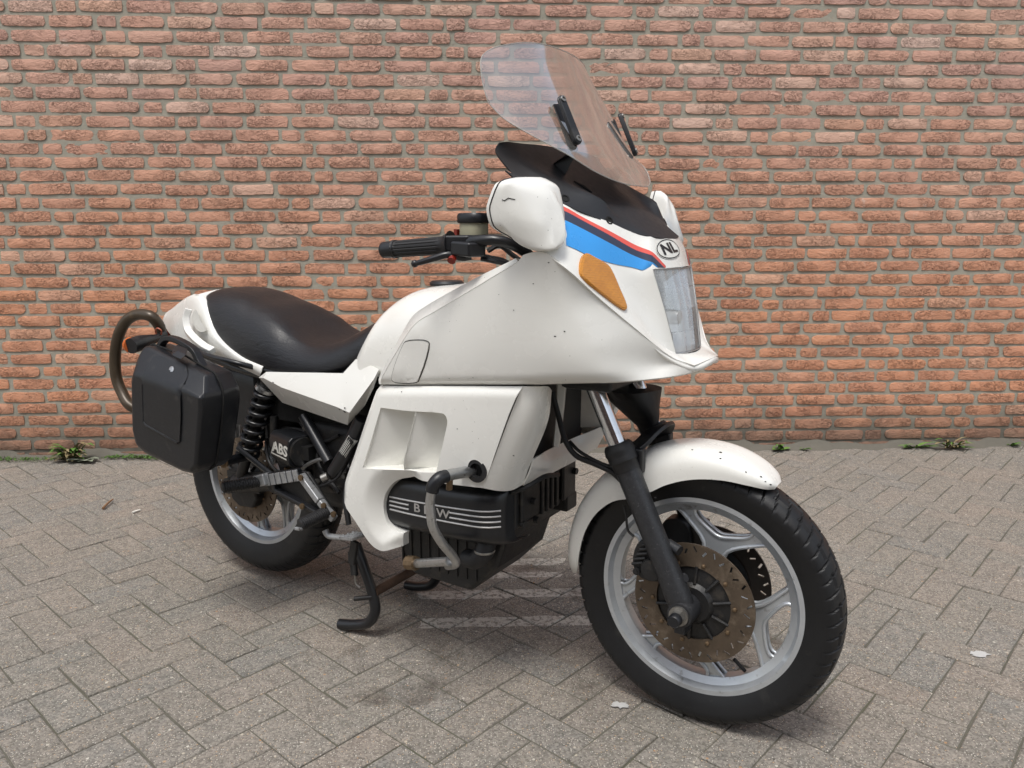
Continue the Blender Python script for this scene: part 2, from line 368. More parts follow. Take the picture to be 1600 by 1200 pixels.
def mortar():
    t = NT('mortar'); p = t.pos(); h = t.n('SeparateXYZ', I0=p).outputs['Z']
    c = t.mix(t.noise(p, 12, 6, .65), (.275, .258, .212), (.42, .397, .328))
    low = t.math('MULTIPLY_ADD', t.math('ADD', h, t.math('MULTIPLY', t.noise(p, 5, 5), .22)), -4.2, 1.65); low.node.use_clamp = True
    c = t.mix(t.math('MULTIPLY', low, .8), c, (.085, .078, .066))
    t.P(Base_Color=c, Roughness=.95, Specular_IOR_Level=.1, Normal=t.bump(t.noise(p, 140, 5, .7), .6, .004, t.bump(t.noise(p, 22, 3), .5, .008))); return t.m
MMOR = mortar()
def paver_mat(name, rnd):
    t = NT(name); p = t.pos()
    r = t.n('ObjectInfo').outputs['Random'] if rnd == 'obj' else t.n('NewGeometry').outputs['Random Per Island']
    base = t.ramp(r, (0, (.25, .235, .205)), (.25, (.275, .245, .21)), (.5, (.245, .24, .222)), (.7, (.30, .255, .215)), (.9, (.26, .248, .22)), (1, (.32, .27, .226)))
    c = t.mix(t.ramp(t.noise(p, 3.2, 4), (.35, 0.), (.65, 1.)), base, t.mix(.5, base, (.205, .198, .178)))
    c = t.mix(t.math('MULTIPLY', t.ramp(t.noise(p, 26, 5, .7), (.38, 0.), (.7, 1.)), .6), c, (.40, .355, .30))
    v = t.n('TexVoronoi', i_Vector=p, i_Scale=210.); d = v.outputs['Distance']; vc = t.n('SeparateColor', I0=v.outputs['Color'])
    c = t.mix(t.math('MULTIPLY', t.ramp(vc.outputs[0], (.1, 0.), (.9, 1.)), .8), c, t.mix(.72, c, (.12, .12, .12), 'MULTIPLY'))
    peb = t.math('MULTIPLY', t.math('LESS_THAN', d, .42), t.math('GREATER_THAN', vc.outputs[0], .8))
    c = t.mix(t.math('MULTIPLY', peb, .75), c, t.ramp(vc.outputs[1], (0, (.5, .46, .4)), (.6, (.6, .56, .5)), (1, (.5, .34, .2))))
    v2 = t.n('TexVoronoi', i_Vector=p, i_Scale=62.); vc2 = t.n('SeparateColor', I0=v2.outputs['Color'])
    p2 = t.math('MULTIPLY', t.math('LESS_THAN', v2.outputs['Distance'], .22), t.math('GREATER_THAN', vc2.outputs[0], .9))
    c = t.mix(t.math('MULTIPLY', p2, .8), c, t.ramp(vc2.outputs[1], (0, (.6, .57, .5)), (.6, (.5, .44, .34)), (1, (.4, .22, .1))))
    sx = t.n('SeparateXYZ', I0=p); X, Y = sx.outputs[0], sx.outputs[1]
    wear = t.ramp(t.noise(p, 55, 6, .75), (.42, 0.), (.52, 1.))
    wob = t.math('MULTIPLY', t.math('SUBTRACT', t.noise(p, 14, 3), .5), .02)
    Yw = t.math('ADD', Y, wob); Xw = t.math('ADD', X, t.math('MULTIPLY', wob, 4.))
    def band(y0, y1, x0, x1):
        q = t.math('MULTIPLY', t.math('GREATER_THAN', Yw, y0), t.math('LESS_THAN', Yw, y1)); return t.math('MULTIPLY', t.math('MULTIPLY', q, t.math('GREATER_THAN', Xw, x0)), t.math('LESS_THAN', Xw, x1))
    m = band(-1.722, -1.664, -.2, .36)
    for q in ((-1.908, -1.85, -.19, .36), (-1.47, -1.415, .03, .3), (-1.575, -1.53, -.02, .27)): m = t.math('MAXIMUM', m, band(*q))
    c = t.mix(t.math('MULTIPLY', t.math('MULTIPLY', m, wear), .75), c, (.62, .59, .53))
    oil_shade = t.math('MULTIPLY', t.ramp(t.noise(p, 2.6, 6, .7), (.55, 0.), (.68, 1.)), t.math('MULTIPLY', t.math('LESS_THAN', t.math('ABSOLUTE', t.math('SUBTRACT', X, .25)), .75), t.math('LESS_THAN', t.math('ABSOLUTE', t.math('ADD', Y, 1.75)), .55)))  # oil stains, made darker to carry the shade under the motorcycle
    c = t.mix(t.math('MULTIPLY', oil_shade, .68), c, (.05, .035, .026))
    t.P(Base_Color=c, Roughness=.82, Specular_IOR_Level=.25)
    t.P(Normal=t.bump(t.math('ADD', t.noise(p, 90, 6, .7), t.math('MULTIPLY', t.math('SUBTRACT', .6, d), .5)), .7, .005)); return t.m
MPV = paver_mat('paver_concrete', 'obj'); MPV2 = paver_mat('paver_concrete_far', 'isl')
def sand():
    t = NT('joint_sand'); p = t.pos()
    c = t.mix(t.noise(p, 30, 6, .7), (.085, .08, .066), (.17, .16, .13)); c = t.mix(t.math('MULTIPLY', t.ramp(t.noise(p, 2.3, 5), (.5, 0.), (.68, 1.)), .5), c, (.085, .09, .05))
    t.P(Base_Color=c, Roughness=.95, Specular_IOR_Level=.1, Normal=t.bump(t.noise(p, 160, 5, .7), .7, .004)); return t.m
MSAND = sand()
def leaf_mat(name, a, b):
    t = NT(name); t.P(Base_Color=t.mix(t.n('NewGeometry').outputs['Random Per Island'], a, b), Roughness=.6, Specular_IOR_Level=.25); return t.m
MLEAF = leaf_mat('weed_green', (.075, .17, .03), (.17, .27, .07)); MDRY = leaf_mat('dry_stems', (.2, .16, .08), (.32, .26, .15)); MGRY = leaf_mat('grey_leaf', (.2, .23, .16), (.32, .34, .27))
MMOSS = leaf_mat('moss_green', (.05, .11, .02), (.09, .17, .03))

# ---------------------------------------------------------------- the setting: ground, paving, brick wall
def sx_sheet(name, x0, x1, y0, y1, z, mat):
    o = mk(name, [(x0, y0, z), (x1, y0, z), (x1, y1, z), (x0, y1, z)], [(0, 1, 2, 3)], mat, smooth=0); o['kind'] = 'structure'; return o
sx_sheet('ground', -600, 600, -600, 600, -.03, simple('far_paving', (.21, .195, .17), .9, var=.2, sc=.6, bump=.2, bsc=8))
pave = sx_sheet('pavement', -9, 10, -9, .2, -.0045, MSAND)
CV = Vector(co.matrix_world.translation); MI = co.matrix_world.inverted(); FPX = cam.lens / 36 * 1024
def pix(p):
    q = MI @ Vector(p); return (512 + FPX * q.x / -q.z, 384 - FPX * q.y / -q.z) if q.z < -.05 else (-1e4, -1e4)
def seen_area(quad):
    P = [pix(q) for q in quad]
    if not any(0 <= x <= 1024 and 0 <= y <= 768 for x, y in P): return 0
    P = [(min(max(x, 0), 1024), min(max(y, 0), 768)) for x, y in P]
    return abs(sum(P[i - 1][0] * P[i][1] - P[i][0] * P[i - 1][1] for i in range(len(P)))) / 2
# outline of the space the motorcycle takes up, to leave pieces behind it out of the count of those seen
BIKE = [(x * .64, y * .64) for x, y in ((200, 545), (310, 455), (420, 455), (560, 515), (690, 450), (790, 395), (770, 285), (800, 225), (1000, 300), (1100, 420), (1115, 560), (1020, 610), (1030, 690), (1210, 755), (1315, 900), (1290, 1060), (1130, 1125), (950, 1010), (900, 860), (700, 900), (600, 860), (440, 885), (330, 820), (215, 700))]
def behind(c):
    x, y = pix(c); return inside(x, y, BIKE)
PW, PG = .105, .0036
def paver_mesh(seed):
    rn = random.Random(seed); L, w, h, c = PW * 2 - PG * rn.uniform(.7, 1.5), PW - PG * rn.uniform(.7, 1.5), .07, rn.uniform(.002, .0042)
    v = []
    for z, k in ((-h, 0), (-c * .9, 0), (0, c)):
        pts = [(-1, -1), (0, -1), (1, -1), (1, 1), (0, 1), (-1, 1)]
        v += [(sx * (L / 2 - k) + rn.uniform(-.0012, .0012), sy * (w / 2 - k) + rn.uniform(-.0012, .0012), z + (rn.uniform(-.0006, .0006) if not z else 0)) for sx, sy in pts]
    f = [(i, (i + 1) % 6, 6 + (i + 1) % 6, 6 + i) for i in range(6)] + [(6 + i, 6 + (i + 1) % 6, 12 + (i + 1) % 6, 12 + i) for i in range(6)] + [(12, 13, 16, 17), (13, 14, 15, 16)]
    return v, f
PVAR = [paver_mesh(i) for i in range(8)]
PME = []
for v, f in PVAR:
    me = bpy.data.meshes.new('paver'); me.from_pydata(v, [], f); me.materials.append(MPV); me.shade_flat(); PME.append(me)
ANG = R(45); ca, sa = math.cos(ANG), math.sin(ANG); AX, AY = -.037, -2.151; todo = []
for i in range(-110, 111):
    for j in range(-110, 111):
        m = (i - j) % 4
        if m not in (0, 3): continue
        a, b = ((i + 1) * PW, (j + .5) * PW) if m == 0 else ((i + .5) * PW, (j + 1) * PW)
        x, y = AX + ca * a - sa * b, AY + sa * a + ca * b
        if not (-6.6 < x < 6.6 and -8 < y < .1): continue
        rz = ANG + (0 if m == 0 else math.pi / 2)
        q = [(x + math.cos(rz) * sx * PW - math.sin(rz) * sy * PW / 2, y + math.sin(rz) * sx * PW + math.cos(rz) * sy * PW / 2, 0) for sx, sy in ((-1, -1), (1, -1), (1, 1), (-1, 1))]
        if min(k[1] for k in q) > -.004: continue
        A = seen_area(q); A = 0 if behind((x, y, 0)) else A
        Mx = Matrix.Translation((x, y, random.uniform(-.0022, .0006))) @ Matrix.Rotation(rz + random.gauss(0, .008), 4, 'Z') @ Matrix.Rotation(random.gauss(0, .006), 4, 'X') @ Matrix.Rotation(random.gauss(0, .004), 4, 'Y')
        todo.append((A, random.randrange(8), Mx))
todo.sort(key=lambda t: -t[0])
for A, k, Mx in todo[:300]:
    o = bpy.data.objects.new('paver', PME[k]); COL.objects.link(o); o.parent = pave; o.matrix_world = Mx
def merged(name, items, parent, mat, smooth=0):
    V, F = [], []
    for (v, f), Mx in items:
        b = len(V); V += [Mx @ Vector(p) for p in v]; F += [tuple(i + b for i in q) for q in f]
    o = mk(name, V, F, mat, parent, smooth=smooth); o['kind'] = 'stuff'; return o
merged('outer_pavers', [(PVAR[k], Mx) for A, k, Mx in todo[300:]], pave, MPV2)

wall = thing('brick_wall', 'long red brick wall with wide grey mortar joints behind the motorcycle', 'wall')
MB = mk('mortar_bed', *box_vf(-8, 9, .0022, .22, -.02, 4.3), MMOR, wall, smooth=0)
def brick_mesh(seed, L, h=.0495):
    rn = random.Random(seed); nx = max(4, int(L / .028)); nz = 3; v = []; d0 = rn.uniform(-.0015, .0015)
    wob = [[rn.uniform(-1, 1) for _ in range(nx + 1)] for _ in range(2)]
    cut = [rn.random() ** 3 * .008 for _ in range(4)]
    def edge(i, k):
        x = -L / 2 + L * i / nx; z = -h / 2 + h * k / nz
        if i in (0, nx): x += rn.uniform(-.0016, .0016)
        if k in (0, nz): z += wob[k // nz][i] * .0017
        if i in (0, nx) and k in (0, nz):
            c = .0025 + cut[(i // nx) * 2 + k // nz]; x += c * (1 if i == 0 else -1); z += .45 * c * (1 if k == 0 else -1)
        return x, z
    E_ = [[edge(i, k) for k in range(nz + 1)] for i in range(nx + 1)]
    for i in range(nx + 1):
        for k in range(nz + 1):
            x, z = E_[i][k]; rim = i in (0, nx) or k in (0, nz)
            v.append((x * (.997 if rim else 1), (-.0016 + rn.uniform(-.0012, .0012) if rim else -.0040 + rn.uniform(-.0022, .0022)) + d0, z * (.985 if rim else 1) * (1.1 if not rim else 1)))
    f = [(i * (nz + 1) + k, (i + 1) * (nz + 1) + k, (i + 1) * (nz + 1) + k + 1, i * (nz + 1) + k + 1) for i in range(nx) for k in range(nz)]
    ring = [i * (nz + 1) for i in range(nx + 1)] + [nx * (nz + 1) + k for k in range(1, nz + 1)] + [i * (nz + 1) + nz for i in range(nx - 1, -1, -1)] + [k for k in range(nz - 1, 0, -1)]
    b = len(v); v += [(v[r][0] * 1.006, .03, v[r][2] * 1.02) for r in ring]; n = len(ring)
    f += [(ring[j], b + j, b + (j + 1) % n, ring[(j + 1) % n]) for j in range(n)]
    return v, f
BV = {0: [brick_mesh(i, .2055) for i in range(22)], 1: [brick_mesh(100 + i, .0905) for i in range(12)]}
BME = {0: [], 1: []}
for k in (0, 1):
    for v, f in BV[k]:
        me = bpy.data.meshes.new('brick'); me.from_pydata(v, [], f); me.materials.append(MBR); me.shade_smooth(); me.set_sharp_from_angle(angle=R(48)); BME[k].append(me)
JG, COURSE, ZTOP = .0165, .0648, 2.1674; prev = []; items = []
for row in range(-32, 34):
    zc = ZTOP - COURSE * row - .0475 / 2
    best = None
    for tr in range(24 if row > -4 else 3):
        rr = random.Random(row * 977 + tr); x = -6.6 - rr.random() * .22; js = []; seq = []; since = rr.randrange(5)
        while x < 8.4:
            hd = since >= 2 and rr.random() < (.26 if since < 5 else .8)
            since = 0 if hd else since + 1; L = .0905 if hd else .2055
            seq.append((x + L / 2, hd)); x += L + JG + rr.uniform(-.003, .003); js.append(x - JG / 2)
        bad = sum(1 for j in js if prev and min(abs(j - q) for q in prev) < .03)
        if best is None or bad < best[0]: best = (bad, seq, js)
        if not prev: break
    prev = best[2]
    for x, hd in best[1]:
        L = .0905 if hd else .2055; q = [(x - L / 2, 0, zc - .024), (x + L / 2, 0, zc - .024), (x + L / 2, 0, zc + .024), (x - L / 2, 0, zc + .024)]
        A = 0 if behind((x, 0, zc)) else seen_area(q)
        Mx = Matrix.Translation((x, random.gauss(0, .0012), zc + random.gauss(0, .0012) + .0015 * math.sin(x * 1.7 + row))) @ Matrix.Rotation(random.gauss(0, .006) + (math.pi if random.random() < .0 else 0), 4, 'Y') @ Matrix.Diagonal((random.uniform(.975, 1.015) * random.choice((1, 1)), 1, random.uniform(.96, 1.06), 1))
        items.append((A, int(hd), random.randrange(12 if hd else 22), Mx))
items.sort(key=lambda t: -t[0])
for A, hd, k, Mx in items[:300]:
    o = bpy.data.objects.new('brick', BME[hd][k]); COL.objects.link(o); o.parent = wall; o.matrix_world = Mx
o = merged('outer_bricks', [(BV[hd][k], Mx) for A, hd, k, Mx in items[300:]], wall, MBR2, smooth=48)

# a smear of dirt and mortar crumbs along the foot of the wall
def fillet():
    v = []; n = 260
    for i in range(n):
        x = -7 + 14 * i / (n - 1); a = .035 + .02 * math.sin(i * .7) + random.uniform(-.012, .012); b = .05 + random.uniform(-.02, .03)
        v += [(x, .01, max(.02, a)), (x, -.014, max(.012, a * .45 + random.uniform(-.004, .004))), (x, -b * .55, .008 + random.uniform(-.003, .004)), (x, -b, -.004)]
    o = mk('wall_foot_dirt', v, gfaces(n, 4), MMOR, None, smooth=60, out=(0, -1, 1)); o['kind'] = 'structure'
fillet()

# weeds at the foot of the wall
def weed(name, label, cat, x, y, n, size, mats, spread=1.0, seed=1, group=None, up=.7, width=.22):
    rn = random.Random(seed); t = thing(name, label, cat, (x, y, 0), group=group)
    for mi, mat in enumerate(mats):
        V, F = [], []
        for k in range(n):
            a = rn.uniform(math.pi * .98, math.pi * 2.02); L = size * rn.uniform(.5, 1.1); e = rn.uniform(.15, up); w = L * width * rn.uniform(.7, 1.2)
            d = Vector((math.cos(a) * spread, math.sin(a) * .8, 0)); s = Vector((-d.y, d.x, 0)).normalized(); o0 = Vector((rn.uniform(-.3, .3) * size * spread, rn.uniform(-.1, .02) * size, .004)); b = len(V); m = 5
            for i in range(m + 1):
                u = i / m; c = o0 + d * L * u + Vector((0, 0, 1)) * L * (e * math.sin(u * 2.1)); ww = w * math.sin(math.pi * (u * .86 + .1)) ** .8 * (1 + .25 * rn.uniform(-1, 1))
                V += [c - s * ww, c + Vector((0, 0, -.15 * ww)), c + s * ww]
            for i in range(m):
                for j in (0, 1): F.append((b + i * 3 + j, b + i * 3 + j + 1, b + i * 3 + j + 4, b + i * 3 + j + 3))
        mk('leaves' if mi == 0 else 'dry_stems' if mats[mi] is MDRY else 'pale_leaves', V, F, mat, t, smooth=60)
    return t
weed('weed', 'tall bushy weed with dry brown stems and grey lower leaves at the wall foot', 'plant', -2.12, -.05, 30, .11, [MLEAF, MDRY], 1.1, 3, up=.95, width=.11)
weed('weed', 'pale grey thistle leaves hanging over the paving beside the tall weed', 'plant', -2.05, -.075, 12, .085, [MGRY], 1.0, 5, up=.25, width=.26)
weed('weed', 'small round-leaved green seedling growing alone at the wall foot', 'plant', 1.62, -.05, 9, .055, [MLEAF], 1.0, 8, up=.8, width=.36)
weed('weed', 'tiny low weed with narrow sparse leaves beside the round-leaved seedling', 'plant', 1.75, -.05, 8, .045, [MLEAF], 1.2, 9, up=.5, width=.2)
weed('weed', 'dandelion rosette with pointed green leaves against the wall', 'plant', 2.36, -.045, 12, .065, [MLEAF], 1.3, 11, up=.45, width=.16)
weed('weed', 'straggly weed with seedy dry stems trailing over the paving by the dandelion', 'plant', 2.55, -.06, 14, .095, [MLEAF, MDRY], 1.3, 12, up=.7, width=.1)
weed('weed', 'green weed clump at the far end of the wall foot beyond the straggly weed', 'plant', 2.9, -.03, 9, .055, [MLEAF], 1.0, 15, up=.7, width=.2)
def moss(name, x0, x1, seed):
    rn = random.Random(seed); V, F = [], []
    for k in range(520):
        x = rn.uniform(x0, x1); y = -.055 + rn.gauss(0, .016) + .012 * math.sin(x * 9); s = rn.uniform(.004, .011); a = rn.random() * 6.28; b = len(V); z = .006 + rn.random() * .008
        V += [(x, y, z), (x + s * math.cos(a), y + s * math.sin(a), z + s * .8), (x + s * math.cos(a + 1), y + s * math.sin(a + 1), z + s * .6)]; F.append((b, b + 1, b + 2))
    o = mk(name, V, F, MMOSS, None, smooth=0); o['kind'] = 'stuff'; o['label'] = 'low green moss and chickweed along the wall foot'
moss('moss', -2.6, -2.14, 1); moss('moss', -1.95, -1.66, 2)
# litter
tw = mk('twig', *tube_vf([(*(-1.603,-0.825), .008), (*(-1.607,-0.769), .012), (*(-1.612,-0.711), .009)], lambda s: .006 * (1 - .5 * s), 6), simple('twig_brown', (.22, .12, .06), .8), smooth=60); tw['label'] = 'short brown twig lying on the paving left of the motorcycle'; tw['category'] = 'twig'
cg = mk('cigarette_end', *tube_vf([(*(-1.458,-0.879), .006), (*(-1.449,-0.864), .007), (*(-1.439,-0.849), .006)], .0045, 8), simple('cigarette_paper', (.7, .68, .62), .8), smooth=60); cg['label'] = 'white cigarette end lying on the paving near the rear wheel'; cg['category'] = 'cigarette'
def splat(name, label, x, y, r, seed):
    rn = random.Random(seed); n = 22; o = [(x + r * (1 + .45 * rn.uniform(-1, 1)) * math.cos(6.283 * i / n), y + .6 * r * (1 + .45 * rn.uniform(-1, 1)) * math.sin(6.283 * i / n)) for i in range(n)]
    v, f = prism_vf([(a, b, .0025) for a, b in o], (0, 0, .0015)); g = mk(name, v, f, simple('gum_white', (.46, .46, .45), .85, var=.2, sc=60), smooth=0); g['label'] = label; g['category'] = 'gum'
splat('chewing_gum', 'pale flattened chewing gum spot on paving right of the front wheel', *(1.381,-2.131), .024, 3)
splat('chewing_gum', 'pale flattened chewing gum spot on paving below the engine and stand', *(0.342,-2.326), .02, 4)

# the building across the street, behind the photographer, that darkens the reflections
ob = thing('brick_building', 'plain dark brick building across the street behind the photographer', 'building', (0, -13, 0))
MOB = simple('dark_brick', (.16, .095, .07), .9, var=.3, sc=3); MOG = simple('window_glass_dark', (.03, .035, .04), .1, var=.1); MOF = simple('window_frame_white', (.5, .5, .48), .5)
mk('wall', *box_vf(-16, 4.2, -.3, 0, -.02, 7.5), MOB, ob, smooth=0)
for wx in range(7):
    for wz in (1.0, 4.2):
        x = -14.6 + wx * 2.7; w = mk('window', *box_vf(x, x + 1.3, 0, .03, wz, wz + 1.7), MOF, ob, smooth=0); mk('pane', *box_vf(x + .08, x + 1.22, .03, .036, wz + .08, wz + 1.62), MOG, w, smooth=0)

# ---------------------------------------------------------------- the motorcycle (x forward from the rear axle, y left, z up)
BK = thing('motorcycle', 'white touring motorcycle with full fairing and tall clear windscreen on its centre stand', 'motorcycle', (-0.7258,-1.5038,0), -0.6023)
RZ = .3585                                     # rear axle height
FA = np.array((1.516, 0, .3185)); RA = np.array((0., 0, RZ))

# --- wheels
def tyre(name, parent, c, R0, rim, w, N, seed):
    nt, P = 1260, []
    for k in range(-20, 21):
        u = k / 20; a = abs(u)
        y = w * math.copysign(min(1, math.sin(a * 2.0) / math.sin(1.25) if a < .62 else 1 - .35 * ((a - .62) / .38) ** 1.7), u) if a < .62 else w * math.copysign(1 - .3 * ((a - .62) / .38) ** 1.6, u)
        r = R0 - (R0 - rim) * (.34 * (a / .62) ** 2.2 if a < .62 else .34 + .66 * ((a - .62) / .38) ** .95)
        P.append((u, y, r))
    v = []
    for i in range(nt):
        t = 2 * math.pi * i / nt
        for u, y, r in P:
            a = abs(u); g = 0
            if a < .70:
                ph = (i / nt * N + 1.15 * a + (.5 if u > 0 else 0)) % 1
                if .05 < a < .68 and ph < .13: g = .0058 if a < .5 else .004
                ph2 = (i / nt * N * .5 + .2 + 1.2 * a + (.25 if u > 0 else 0)) % 1
                if .26 < a < .31 and ph2 < .55: g = .0045
                if a < .035 and (i / nt * N * .5) % 1 < .62: g = .0045
            elif .745 < a < .76 or .93 < a < .95: g = -.0012
            r2 = r - g
            v.append((c[0] + r2 * math.cos(t), c[1] + y, c[2] + r2 * math.sin(t)))
    n = len(P)
    f = [(i * n + j, ((i + 1) % nt) * n + j, ((i + 1) % nt) * n + j + 1, i * n + j + 1) for i in range(nt) for j in range(n - 1)]
    return mk(name, v, f, MTYRE, parent, smooth=30)
def spoke_outline(c0, hub, rim, half):
    """one Y: from the hub to a fork that meets the rim at c0 - half and c0 + half degrees"""
    pol = lambda r, d: (r * math.cos(R(c0 + d)), r * math.sin(R(c0 + d)))
    o = [pol(hub, -22), pol(hub * 1.35, -15.5), pol(.125 * rim / .21, -13)]
    o += [pol(rim * .86, -half - 1.5), pol(rim * 1.0, -half - 7), pol(rim * 1.0, -half + 6), pol(rim * .90, -half + 5)]
    arc = [pol(.158 * rim / .21, -9), pol(.149 * rim / .21, 0), pol(.158 * rim / .21, 9)]
    o += arc + [pol(rim * .90, half - 5), pol(rim * 1.0, half - 6), pol(rim * 1.0, half + 7), pol(rim * .86, half + 1.5)]
    o += [pol(.125 * rim / .21, 13), pol(hub * 1.35, 15.5), pol(hub, 22)]
    return o
def wheel(name, c, rim_r, hw, label, th0, R0, tw, N, hub_r):
    b = rim_r
    prof = [(b, -hw), (b, -hw + .003), (b - .006, -hw + .006), (b - .012, -hw + .012), (b - .016, -hw * .45), (b - .031, -hw * .25), (b - .033, 0), (b - .031, hw * .25), (b - .016, hw * .45), (b - .012, hw - .012), (b - .006, hw - .006), (b, hw - .003), (b, hw), (b - .013, hw), (b - .021, hw * .62), (b - .037, hw * .4), (b - .039, 0), (b - .037, -hw * .4), (b - .021, -hw * .62), (b - .013, -hw), (b, -hw)]
    w = lathe(name, prof, c, (0, 1, 0), MALU, BK, 112, cap=False, smooth=32, label=label)
    rr = b - .027
    for k in range(4):
        o = [p for p in spoke_outline(th0 + 90 * k, hub_r, rr, 25)]
        P = spl([(x, 0, z) for x, z in o], 4, closed=True, sharp=(0, 4, 5, 11, 12, 16))
        V, F = [], []
        v2, f2 = tri2d([(p[0], p[2]) for p in P], (), 0)
        for s in (-1, 1):
            q = len(V); V += [(c[0] + x, c[1] + s * .0105, c[2] + z) for x, z in v2]; F += [tuple(i + q for i in t) for t in f2]
        parts = [(V, F)]
        for s in (-1, 1):
            parts.append(tube_vf([(c[0] + p[0], c[1] + s * .0105, c[2] + p[2]) for p in P], .0048, 8, 0, closed=True))
        parts.append(prism_vf([(c[0] + p[0], c[1] - .0095, c[2] + p[2]) for p in P], (0, .019, 0)))
        mk('spoke', *join(*parts[0:3]), MALU, w, smooth=50)
    lathe('hub', [(.012, -.062), (.036, -.062), (.042, -.05), (hub_r + .004, -.022), (hub_r + .006, 0), (hub_r + .004, .022), (.042, .05), (.036, .062), (.012, .062)], c, (0, 1, 0), MALU, w, 40, smooth=35)
    tyre('tyre', w, c, R0, b - .004, tw, N, 1)
    return w
def disc(name, parent, c, side, r1, r0, mat, carrier):
    y = side
    circ = lambda r, n: [(r * math.cos(2 * math.pi * i / n), r * math.sin(2 * math.pi * i / n)) for i in range(n)]
    holes = [circ(r0, 64)]
    for k in range(36):
        t = 2 * math.pi * k / 36; rad = r1 - (.012 if k % 2 else .019); d = t + (.5 if k % 2 else -.5); a, b = .0075, .0024
        cx, cz = rad * math.cos(t), rad * math.sin(t); ux, uz = math.cos(d), math.sin(d)
        holes.append([(cx + ux * p - uz * q, cz + uz * p + ux * q) for p, q in ((-a, -b), (a, -b), (a, b), (-a, b))])
    v, f = tri2d(circ(r1, 96), holes, .02)
    o = mk(name, [(c[0] + x, c[1] + y, c[2] + z) for x, z in v], f, mat, parent, smooth=0, solid=.0048, off=0)
    if carrier:
        s = -1 if y < 0 else 1
        pr = [(.02, y + s * .012), (.042, y + s * .012), (.05, y + s * .002), (r0 + .004, y - s * .003), (r0 + .006, y - s * .006)]
        parts = [lathe_vf(pr, c, (0, 1, 0), 48, cap=False)]
        for k in range(10):
            t = 2 * math.pi * (k + .4) / 10; d = np.array((math.cos(t), 0, math.sin(t)))
            a = c + d * .05; b = c + d * (r0 + .002); parts.append(cyl_vf((a[0], y + s * .006, a[2]), (b[0], y + s * .001, b[2]), .004, 6))
        mk('disc_carrier', *join(*parts), MENG, parent, smooth=40)
        rv = [lathe_vf([(.0055, 0), (.005, .003), (.0025, .0045)], (c[0] + (r0 + .009) * math.cos(t), y + s * .0024, c[2] + (r0 + .009) * math.sin(t)), (0, s, 0), 10) for t in [2 * math.pi * (k + .15) / 10 for k in range(10)]]
        mks('rivet', rv, MBRASS, parent, smooth=40)
    return o
FW = wheel('front_wheel', FA, .2425, .037, 'silver cast wheel with forked spokes and a worn rusty disc', 77, .3185, .0515, 60, .058)
disc('brake_disc', FW, FA, -.068, .1425, .088, MDISC, True)
disc('brake_disc', FW, FA, .068, .1425, .088, MDISC2, True)
tube('valve_stem', [(FA[0] + .202 * math.cos(R(-57)), -.004, FA[2] + .202 * math.sin(R(-57))), (FA[0] + .165 * math.cos(R(-58)), -.018, FA[2] + .165 * math.sin(R(-58)))], .0045, MRUB, FW, 10)
RW = wheel('rear_wheel', RA, .2295, .045, 'silver cast rear wheel lifted just off the paving', 60, .333, .0625, 58, .07)
disc('brake_disc', RW, RA, -.075, .1425, .085, MDISC, True)

